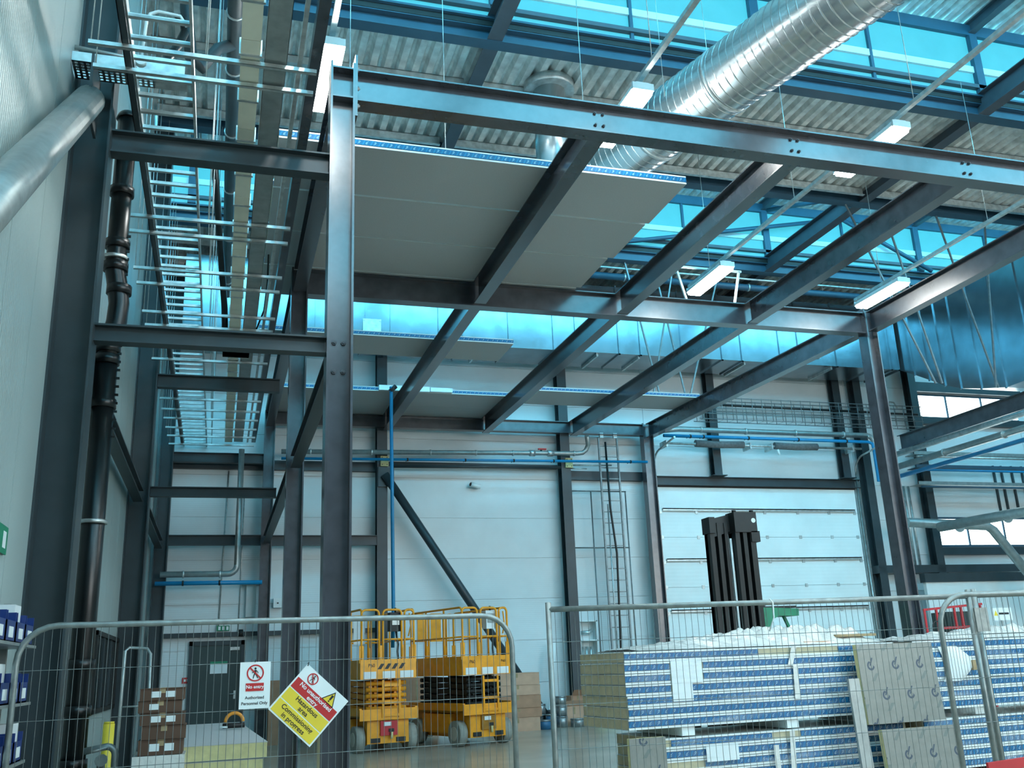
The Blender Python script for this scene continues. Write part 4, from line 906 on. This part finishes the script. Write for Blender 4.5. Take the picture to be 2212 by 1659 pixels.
m = MB(); m.box((0, 0, 0), (.06, .05, .12)); tag(m.build('timber_offcut', 'pallet', None, (9.08, 10.28, 1.2)), 'small timber offcut on the front of the right stack', 'timber')
m = MB(); m.box((0, 0, 0), (.4, .02, .06)); q = m.build('red_board', 'redframe', None, (4.85, 5.5, .70)); q.rotation_euler[1] = -.05; tag(q, 'red barrier board at the lower right corner in front of the fence', 'barrier')
MB().box((.05, 0, -.70), (.09, .02, 0)).build('leg', 'redframe', q); MB().box((.31, 0, -.70), (.35, .02, 0)).build('leg', 'redframe', q)
# yellow foam stack at lower left
yn = ['topmost', 'second', 'third', 'fourth', 'fifth', 'lowest']
for i in range(6):
    t = thing('insulated_panel', '%s yellow foam panel in the low stack at the lower left' % yn[5-i], 'panel', (-.36+(.03 if i % 2 else 0), 9.85, .02+i*.145), .012*(i-2), 'yellow foam panel stack')
    m = MB(); n = 10; vs = []
    MB().box((.004, .0, .005), (.83, 4.4, .135)).build('foam_core', 'foam', t); MB().box((0, -.003, .135), (.835, 4.4, .140)).build('top_sheet', 'panelgrey', t); MB().box((0, -.003, .0), (.835, 4.4, .005)).build('bottom_sheet', 'foam', t)
# ================================================================== SCISSOR LIFTS
def lift(loc, rz, label, scm, panel):
    t = thing('scissor_lift', label, 'scissor lift', loc, rz, 'orange scissor lifts')
    W_, L = .58, 2.2        # half width, length; front at y=0
    # chassis
    m = MB(); m.box((-W_+.17, .02, .16), (W_-.17, L-.02, .62)); m.box((-W_+.02, .55, .24), (-W_+.17, L-.55, .60)); m.box((W_-.17, .55, .24), (W_-.02, L-.55, .60)); m.build('chassis', 'yellow', t)
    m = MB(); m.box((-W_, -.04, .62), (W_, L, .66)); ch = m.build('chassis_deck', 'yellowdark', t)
    for a, b_ in (((-W_, -.06, .58), (W_, -.02, .78)), ((-W_, -.02, .62), (-W_+.05, L, .80)), ((W_-.05, -.02, .62), (W_, L, .80)), ((-W_, L-.04, .62), (W_, L, .78))): MB().box(a, b_).build('tray_side', 'yellow', t)
    for x in (-.25, .25): MB().box((x-.09, -.005, .18), (x+.09, .021, .26)).build('fork_pocket', 'ink', t)
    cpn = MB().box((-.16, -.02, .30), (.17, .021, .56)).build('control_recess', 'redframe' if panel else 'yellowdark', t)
    MB().box((-.10, -.03, .47), (.05, -.019, .54)).build('label_plate', 'paper', cpn); MB().box((.0, -.04, .36), (.1, -.02, .42)).build('switch_box', 'ink', cpn)
    MB().tube([(.05, -.05, .24), (.05, -.05, .36)], .025, 8).build('tow_pin', 'foam', t)
    # wheels
    for sx in (-1, 1):
        for y in (.30, L-.30):
            w_ = MB().tube([(sx*(W_-.15), y, .24), (sx*(W_+.02), y, .24)], .24, 20).build('wheel', 'tyre', t)
            MB().tube([(sx*(W_+.02), y, .24), (sx*(W_+.035), y, .24)], .13, 14).build('hub', 'hub', w_)
            MB().tube([(sx*(W_-.24), y, .24), (sx*(W_-.15), y, .24)], .12, 12).build('axle', 'yellow', w_)
    # folded scissor pack
    for k in range(5):
        z = .75+k*.115
        for sx in (-1, 1):
            m = MB(); x0 = sx*.30; bar(m, (x0, .18, z), (x0, L-.2, z+.06), .07, .085); bar(m, (x0-sx*.1, L-.2, z), (x0-sx*.1, .18, z+.06), .05, .085); m.build('scissor_arm', scm, t)
        MB().tube([(-.40, .16, z+.03), (.40, .16, z+.03)], .042, 10).build('pivot_tube', scm, t); MB().tube([(-.40, L-.2, z+.03), (.40, L-.2, z+.03)], .042, 10).build('pivot_tube', scm, t)
    # platform
    z0 = 1.32; m = MB(); m.box((-W_+.02, -.02, z0), (W_-.02, L+.02, z0+.16)); pl = m.build('platform', 'yellow', t)
    for x0, x1 in ((-W_+.08, -W_+.33), (-.12, .13), (W_-.35, W_-.08)): MB().box((x0, -.028, z0+.01), (x1, -.02, z0+.14)).build('sticker', 'paper', pl)
    for a, b_ in (((-W_+.02, -.015, z0+.16), (W_-.02, .0, z0+.36)), ((-W_+.02, 0, z0+.16), (-W_+.035, L, z0+.36)), ((W_-.035, 0, z0+.16), (W_-.02, L, z0+.36)), ((-W_+.02, L, z0+.16), (W_-.02, L+.015, z0+.36))): MB().box(a, b_).build('toe_board', 'yellow', t)
    if panel:
        for k in range(4): MB().ext([(0, 0), (.07, 0), (.14, .1), (.07, .1)], (-.22+k*.14, -.020, z0+.18), (1, 0, 0), (0, 0, 1), (0, .004, 0)).build('hazard_stripe', 'ink', t)
    # guard rails
    zt = 2.62; zm = 2.05
    for sx in (-1, 1):
        x = sx*(W_-.05); m = MB()
        m.tube([(x, .02, z0+.16), (x, .02, zt-.1)]+arc((x, .12, zt-.1), .1, PI, PI/2, 4, (0, 1, 0), (0, 0, 1))+arc((x, L-.12, zt-.1), .1, PI/2, 0, 4, (0, 1, 0), (0, 0, 1))+[(x, L-.02, z0+.16)], .021, 8); m.build('guard_rail', 'yellow', t)
        m = MB(); m.tube([(x, .02, zm), (x, L-.02, zm)], .018, 8); m.build('mid_rail', 'yellow', t)
        for y in (.75, 1.5): MB().tube([(x, y, z0+.16), (x, y, zt)], .019, 8).build('stanchion', 'yellow', t)
    for y in (0.02, L-.02):
        for xa, xb in ((-W_+.05, -.18), (-.10, .28), (.34, W_-.05)):
            m = MB(); m.tube([(xa, y, z0+.16), (xa, y, zt-.09)]+arc((xa+.08, y, zt-.09), .08, PI, PI/2, 4, (1, 0, 0), (0, 0, 1))+arc((xb-.08, y, zt-.09), .08, PI/2, 0, 4, (1, 0, 0), (0, 0, 1))+[(xb, y, z0+.16)], .022, 8); m.build('end_rail', 'yellow', t)
            MB().tube([(xa, y, zm), (xb, y, zm)], .018, 8).build('mid_rail', 'yellow', t)
        for x in (-W_+.05, W_-.05, -.14, .31): MB().box((x-.045, y-.012, z0+.3), (x+.045, y+.012, z0+.62)).build('post_plate', 'yellow', t)
    MB().tube([(.42, .02, zm+.05), (.47, .02, zm+.25), (.44, .02, zt-.08)], .014, 6).build('gate_handle', 'yellow', t)
    for a, b_ in (((-W_+.2, L-.04, zm), (-.15, L-.03, zt-.08)), ((-.05, L-.04, zm-.02), (.2, L-.03, zt-.05))): MB().box(a, b_).build('sheet_panel', 'yellow' if not panel else 'paper', t)
    cb = MB().box((.06, .07, zt-.42), (.30, .22, zt-.06)).build('control_box', 'blackmatt' if panel else 'paper', t)
    MB().box((.10, .055, zt-.30), (.26, .07, zt-.12)).build('control_face', 'greypipe', cb); MB().tube([(.18, .1, zt-.06), (.18, .1, zt+.03)], .02, 8).build('joystick', 'ink', cb)
    MB().tube([(.2, .12, zt-.42), (.24, .12, zm-.1), (.22, .1, z0+.5), (.25, .1, z0+.2)], .02, 6).build('control_cable', 'ink', t)
    # steps
    m = MB()
    for x in (-.13, .20): m.box((x-.018, -.085, .62), (x+.018, -.06, 1.30))
    st = m.build('step_frame', 'yellow', t)
    for z in (.66, .88, 1.20): MB().box((-.13, -.085, z-.02), (.20, -.06, z+.03)).build('step', 'yellow', st)
    text('P60', .09, 'ink', t, (-W_+.24, -.022, z0+.25)); text('P60' if panel else 'P60', .07, 'ink', t, (W_-.2, -.022, z0+.25)) if not panel else None
    return t
lift((3.18, 19.0, 0), math.radians(9), 'scissor lift with orange folded arms, left of the two', 'yellow', True)
lift((5.15, 19.05, 0), math.radians(17), 'scissor lift with black folded arms, right of the two', 'blackmatt', False)

# ================================================================== FORKLIFT behind the stacks
fk = thing('forklift', 'forklift with a tall black mast and green body behind the wrapped stack', 'forklift', (9.2, 16.0, 0))
def mastch(x0, x1, y0, y1, z1):
    m = MB(); w_ = x1-x0
    for a, b_ in ((0, .09), (.16, .24), (.31, 1.0*w_)):
        m.box((x0+a, y0, .1), (min(x0+b_, x1), y1, z1))
    m.box((x0, (y0+y1)/2, .1), (x1, y1, z1)); return m
mastch(-.44, -.06, .1, .32, 3.90).build('mast_upright', 'blackmatt', fk); mastch(.01, .43, -.05, .22, 3.92).build('mast_upright', 'blackmatt', fk)
m = MB(); m.add([(-.46, .05, 3.70), (-.34, .05, 3.70), (-.34, .35, 3.70), (-.46, .35, 3.70), (-.46, .05, 4.0), (-.34, .05, 4.0), (-.34, .35, 4.0), (-.46, .35, 4.0)], [(0, 3, 2, 1), (4, 5, 6, 7), (0, 1, 5, 4), (1, 2, 6, 5), (2, 3, 7, 6), (3, 0, 4, 7)]); m.build('mast_cap', 'blackmatt', fk)
m = MB(); m.ext([(-.40, 3.62), (.05, 3.75), (.05, 4.07), (-.40, 3.97)], (0, .12, 0), (1, 0, 0), (0, 0, 1), (0, .1, 0)); m.build('mast_crosshead', 'blackmatt', fk)
m = MB(); m.box((.0, -.08, 3.70), (.47, .24, 4.08)); m.box((.33, -.08, 3.52), (.51, .24, 3.72)); mc = m.build('mast_cap', 'blackmatt', fk)
MB().tube([(.40, -.085, 3.92), (.40, -.079, 3.92)], .045, 12).build('sheave_hole', 'doorpanel', mc)
for x in (.04, .41): MB().tube([(x, -.02, 4.08), (x, -.02, 4.12)], .04, 10).build('cap_bolt', 'blackmatt', mc)
MB().tube([(-.03, .08, .2), (-.03, .08, 3.6)], .022, 10).build('lift_ram', 'signwhite', fk)
for x in (-.35, .3): MB().box((x-.05, -1.1, .06), (x+.05, .1, .11)).build('fork', 'blackmatt', fk)
MB().box((-.45, -.06, .1), (.45, .0, .5)).build('fork_carriage', 'blackmatt', fk)
m = MB(); m.box((-.45, .45, .3), (.95, 1.9, 1.1)); bd = m.build('body', 'green', fk); MB().box((.2, .9, 1.1), (.8, 1.9, 1.45)).build('seat', 'blackmatt', fk)
m = MB(); m.ext([(.46, 1.45), (.80, 1.45), (.78, 1.85), (.80, 2.0), (.86, 2.12), (1.0, 2.18), (1.42, 2.17), (1.43, 2.30), (.86, 2.33), (.5, 2.34), (.46, 2.2), (.50, 2.0), (.46, 1.7)], (0, .35, 0), (1, 0, 0), (0, 0, 1), (0, .55, 0)); m.build('overhead_guard', 'green', fk)
MB().box((.55, .4, 2.325), (1.42, .85, 2.36)).build('guard_top_pad', 'ink', fk); MB().box((.66, .5, 2.36), (.80, .6, 2.44)).build('lamp_mount', 'ink', fk)
m = MB(); bar(m, (1.24, .6, 2.18), (1.35, .6, 1.92), .05, .05, (0, 1, 0)); m.build('guard_stay', 'green', fk)
m = MB(); bar(m, (.46, .5, 1.1), (.48, .5, 2.0), .03, .05, (0, 1, 0)); m.build('support_post', 'signwhite', fk)
for x in (-.45, .85):
    for y in (.6, 1.7): MB().tube([(x, y, .28), (x+.16, y, .28)], .28, 18).build('wheel', 'rubber', fk)
# red machine guard at right
rg = thing('machine_guard', 'red tubular guard frame in front of the white partition', 'guard', (14.0, 17.0, 0))
for a, b_ in (((0, 0, 2.24), (1.5, 0, 2.33)), ((.3, 0, 1.86), (1.45, 0, 1.88)), ((.0, 0, 1.0), (1.5, 0, 1.0))): m = MB(); bar(m, a, b_, .045, .045); m.build('rail', 'redframe', rg)
for x in (.02, .32, .78, .95, 1.45): m = MB(); bar(m, (x, 0, 0), (x, 0, 2.25+x*.05), .04, .04, (0, 1, 0)); m.build('upright', 'redframe', rg)
mu = thing('control_unit', 'dark green machine control unit behind the red guard frame', 'machine', (14.85, 17.3, 0)); MB().box((0, 0, 0), (.55, .5, 2.2)).build('cabinet', 'greendoor', mu); MB().box((.08, -.02, 1.85), (.45, 0, 2.1)).build('screen', 'wallsteel', mu)
gp_ = thing('notice', 'small white and yellow machine notice near the right edge', 'sign', (15.75, 17.0, 1.98)); MB().box((0, 0, 0), (.5, .02, .26)).build('board', 'signwhite', gp_); MB().ext([(-.05, -.05), (.05, -.05), (0, .06)], (.08, -.004, .15), (1, 0, 0), (0, 0, 1), (0, .003, 0)).build('warning_mark', 'yellowsign', gp_); MB().box((.16, -.003, .12), (.42, 0, .16)).build('print_line', 'ink', gp_)
MB().box((.2, .0, -1.98), (.24, .02, 0)).build('post', 'galv', gp_)
mh = thing('hose_loop', 'black hose loop left of the red guard frame', 'hose', (14.1, 16.9, 1.9)); MB().tube([(0, 0, -1.9), (.0, 0, 0)]+arc((.1, 0, 0), .1, PI, 0, 8, (1, 0, 0), (0, 0, 1))+[(.25, 0, -.05)], .015, 6).build('hose', 'ink', mh)

# ================================================================== CARTONS AND CLUTTER AT THE BACK
def carton(loc, size, rz, label, m='card', group=None, flap=False, lab=0):
    t = thing('carton', label, 'carton', loc, rz, group); x, y, z = size
    MB().box((0, 0, 0), (x, y, z)).build('box', m, t)
    MB().box((x/2-.025, -.002, z*.6), (x/2+.025, 0, z)).box((x/2-.025, 0, z), (x/2+.025, y, z+.002)).build('packing_tape', 'pallet', t)
    MB().box((-.006, -.006, z*.96), (x+.006, y+.006, z*.985)).build('lid_edge', m, t)
    for k in range(lab): MB().box((x*.25+k*x*.33, -.004, z*.25), (x*.25+k*x*.33+x*.22, -.001, z*.75)).build('shipping_label', 'paper', t)
    if flap:
        mm = MB(); mm.add([(0, 0, z), (x, 0, z), (x, -.12, z+.14), (0, -.12, z+.14)], [(0, 1, 2, 3)]); mm.build('flap', m, t)
    return t
cz = 0
for i, (h, mm) in enumerate(((.30, 'cardlight'), (.20, 'card'), (.28, 'card'), (.22, 'cardlight'), (.27, 'cardlight'))):
    carton((6.2+.03*(i % 2), 22.3, cz), (1.08+.02*(i % 3), .7, h), 0, '%s flat brown carton in the stack right of the scissor lifts' % ('lowest', 'second lowest', 'middle', 'second highest', 'highest')[i], mm); cz += h+.005
carton((4.0, 22.9, 0), (1.0, .5, 1.28), 0, 'tall brown carton between the two scissor lifts', 'card')
carton((1.15, 22.7, 0), (.55, .5, 1.35), 0, 'tall brown carton behind the hazard notice', 'card')
carton((1.9, 22.9, 0), (.9, .5, .9), 0, 'brown carton at the back wall behind the left scissor lift', 'card')
t = thing('pipe_bundle', 'bundle of grey conduits on the floor between the scissor lifts', 'pipes', (3.75, 22.4, 0))
for k in range(5): MB().tube([(0, 0, .05+k*.085), (1.0, .0, .05+k*.085)], .04, 8).build('conduit', 'greypipe', t)
def tin(loc, rr, h, lb, m='tin'):
    t = thing('tin', lb, 'tin', loc); MB().tube([(0, 0, 0), (0, 0, h)], rr, 16).build('body', m, t); MB().tube([(0, 0, h-.02), (0, 0, h+.012)], rr*1.04, 16).build('rim', 'tin', t)
    MB().tube(arc((0, -rr*.3, h-.03), rr*1.03, 0, -PI, 8, (1, 0, 0), (0, -.3, .6)), .006, 5).build('handle', 'tin', t)
for i, (x, y, rr, h, z, mm, lb) in enumerate(((7.45, 22.5, .15, .20, 0, 'tinblue', 'blue tin on the floor right of the carton stack'), (7.70, 22.75, .13, .30, 0, 'tinblue', 'tall blue tin standing behind the low blue tin'), (8.0, 22.85, .14, .24, 0, 'tin', 'lower silver tin left of the small cartons'), (8.0, 22.85, .14, .22, .26, 'tin', 'silver tin stacked on another silver tin'), (8.0, 22.85, .13, .20, .50, 'tin', 'topmost silver tin of the stack by the small cartons'), (8.35, 22.7, .17, .18, 0, 'tin', 'wide silver tin in front of the small cartons'), (7.5, 22.95, .13, .3, .0, 'black', 'black tin behind the blue tin'), (7.5, 22.95, .13, .22, .32, 'tin', 'silver tin on top of the black tin'), (7.40, 23.35, .16, .85, 0, 'signwhite', 'tall white drum beside the carton stack'))): tin((x, y, z), rr, h, lb, mm)
carton((8.15, 23.0, 0), (.5, .4, .45), .1, 'open brown carton at the foot of the back wall column', 'cardlight', None, True)
carton((8.72, 23.05, .0), (.42, .35, .4), -.25, 'small brown carton right of the open carton', 'card', None, True)
carton((8.35, 23.05, .47), (.40, .35, .22), .35, 'small tilted carton on top of the open carton', 'card', None, True)
carton((8.8, 22.5, 0), (.5, .3, .2), .05, 'low pale wooden-looking carton near the fence', 'foam')
q = MB().box((0, 0, 0), (.10, .03, 2.0)).build('white_board', 'signwhite', None, (7.85, 23.45, .02)); q.rotation_euler = (math.radians(-6), math.radians(8), 0); tag(q, 'white plank leaning on the back wall column', 'plank')
# ================================================================== CLUTTER AT LOWER LEFT
pz = thing('pallet', 'pallet of wrapped goods under the brown cartons at the left', 'pallet', (-.72, 9.10, 0))
MB().box((0, 0, .10), (.55, .6, .13)).build('deck', 'pallet', pz); MB().box((0, 0, 0), (.1, .6, .10)).box((.26, 0, 0), (.36, .6, .1)).box((.45, 0, 0), (.55, .6, .1)).build('block', 'pallet', pz)
t = thing('wrapped_goods', 'pale plastic-wrapped bundle on the pallet under the cartons', 'bundle', (-.64, 9.15, .13)); MB().box((0, 0, 0), (.42, .45, .74)).build('bundle', 'film', t); MB().tube([(.1, -.05, .1), (.25, -.06, .2), (.4, -.05, .12)], .05, 8).build('film_fold', 'film', t)
z = .875
for i, (h, x, l) in enumerate(((.12, 0, 2), (.11, .02, 0), (.10, .0, 2), (.095, -.02, 1), (.10, -.01, 2))):
    carton((-.60+x, 9.17, z), (.36, .4, h), .03*(i % 2), '%s dark brown carton in the stack by the left wall' % ('lowest', 'second lowest', 'middle', 'second highest', 'highest')[i], 'cardbrown', None, False, l); z += h+.004
bo = thing('bollard', 'yellow protective bollard by the left wall', 'bollard', (-1.0, 10.9, 0)); MB().tube([(0, 0, 0), (0, 0, 1.08)], .055, 14).build('post', 'yellowsign', bo); MB().tube([(0, 0, 1.08), (0, 0, 1.1)], .05, 14).build('cap', 'yellowsign', bo); MB().box((-.1, -.1, 0), (.1, .1, .015)).build('base_plate', 'yellowsign', bo)
hr = thing('handrail', 'grey tubular handrail beside the yellow bollard', 'handrail', (-1.05, 9.45, 0)); MB().tube([(0, 0, .92), (.18, 0, .95)]+arc((.18, 0, .88), .07, PI/2, 0, 4, (1, 0, 0), (0, 0, 1))+[(.25, 0, 0)], .03, 10).build('rail', 'fencegalv', hr); MB().tube([(.14, .02, .82), (.14, .02, 0)], .035, 10).build('post', 'fencegalv', hr)
MB().tube([(.14, -.03, .84), (.14, .05, .84)], .05, 10).build('clamp', 'fencegalv', hr)
af = thing('trolley_frame', 'grey metal frame leaning beside the brown cartons', 'frame', (-1.02, 12.4, 0))
MB().tube([(0, -.3, 0), (.0, .0, 1.82), (.04, .05, 1.86), (.24, .05, 1.84), (.28, .0, 1.78), (.34, -.3, 0)], .018, 8).build('frame', 'greypipe', af); MB().tube([(.01, -.1, 1.2), (.30, -.1, 1.2)], .012, 6).build('cross_bar', 'greypipe', af)
tl_ = thing('cable_reel', 'orange cable reel lying on the yellow foam stack', 'reel', (.24, 12.4, .90)); MB().tube(arc((0, 0, .07), .10, 0, PI, 10, (1, 0, 0), (0, 0, 1)), .02, 8).build('orange_hoop', 'orange', tl_); MB().tube([(-.13, 0, .03), (.12, .02, .03)], .03, 8).build('body', 'blackmatt', tl_); MB().tube([(-.16, -.05, .02), (-.08, -.1, .02)], .012, 6).build('plug', 'signwhite', tl_)
# wall rack with blue bins at the left edge
rk = thing('storage_rack', 'grey storage rack holding blue storage bins at the left edge', 'rack', (-1.54, 6.7, 0))
for y in (0, 1.4): MB().box((0, y, 0), (.05, y+.05, 2.08)).build('upright', 'greypipe', rk)
for z in (.5, .95, 1.35, 1.75): MB().box((0, 0, z), (.24, 1.45, z+.02)).build('shelf', 'greypipe', rk)
m = MB(); bar(m, (.02, 0, 2.05), (.22, 0, 1.9), .02, .02); m.build('stay', 'greypipe', rk)
k = 0
for z, zn in ((.52, 'bottom'), (.97, 'lower'), (1.37, 'middle'), (1.77, 'top')):
    for j in range(4):
        t = thing('storage_bin', '%s blue bin from the front on the %s shelf of the storage rack' % (('first', 'second', 'third', 'fourth')[j], zn), 'bin', (-1.52, 6.76+j*.34, z), 0, 'blue bins on the storage rack')
        m = MB(); m.box((0, 0, 0), (.2, .3, .01)); m.box((0, 0, 0), (.01, .3, .22)); m.box((.19, 0, 0), (.2, .3, .14)); m.box((0, 0, 0), (.2, .01, .2)); m.box((0, .29, 0), (.2, .3, .2)); m.build('tub', 'bluebin', t)
        MB().box((.2, .08, .03), (.204, .22, .10)).build('label_card', 'paper', t)
        if (j+k) % 3 == 1: MB().box((.03, .04, .02), (.17, .26, .26)).build('contents', 'paper', t)
        k += 1
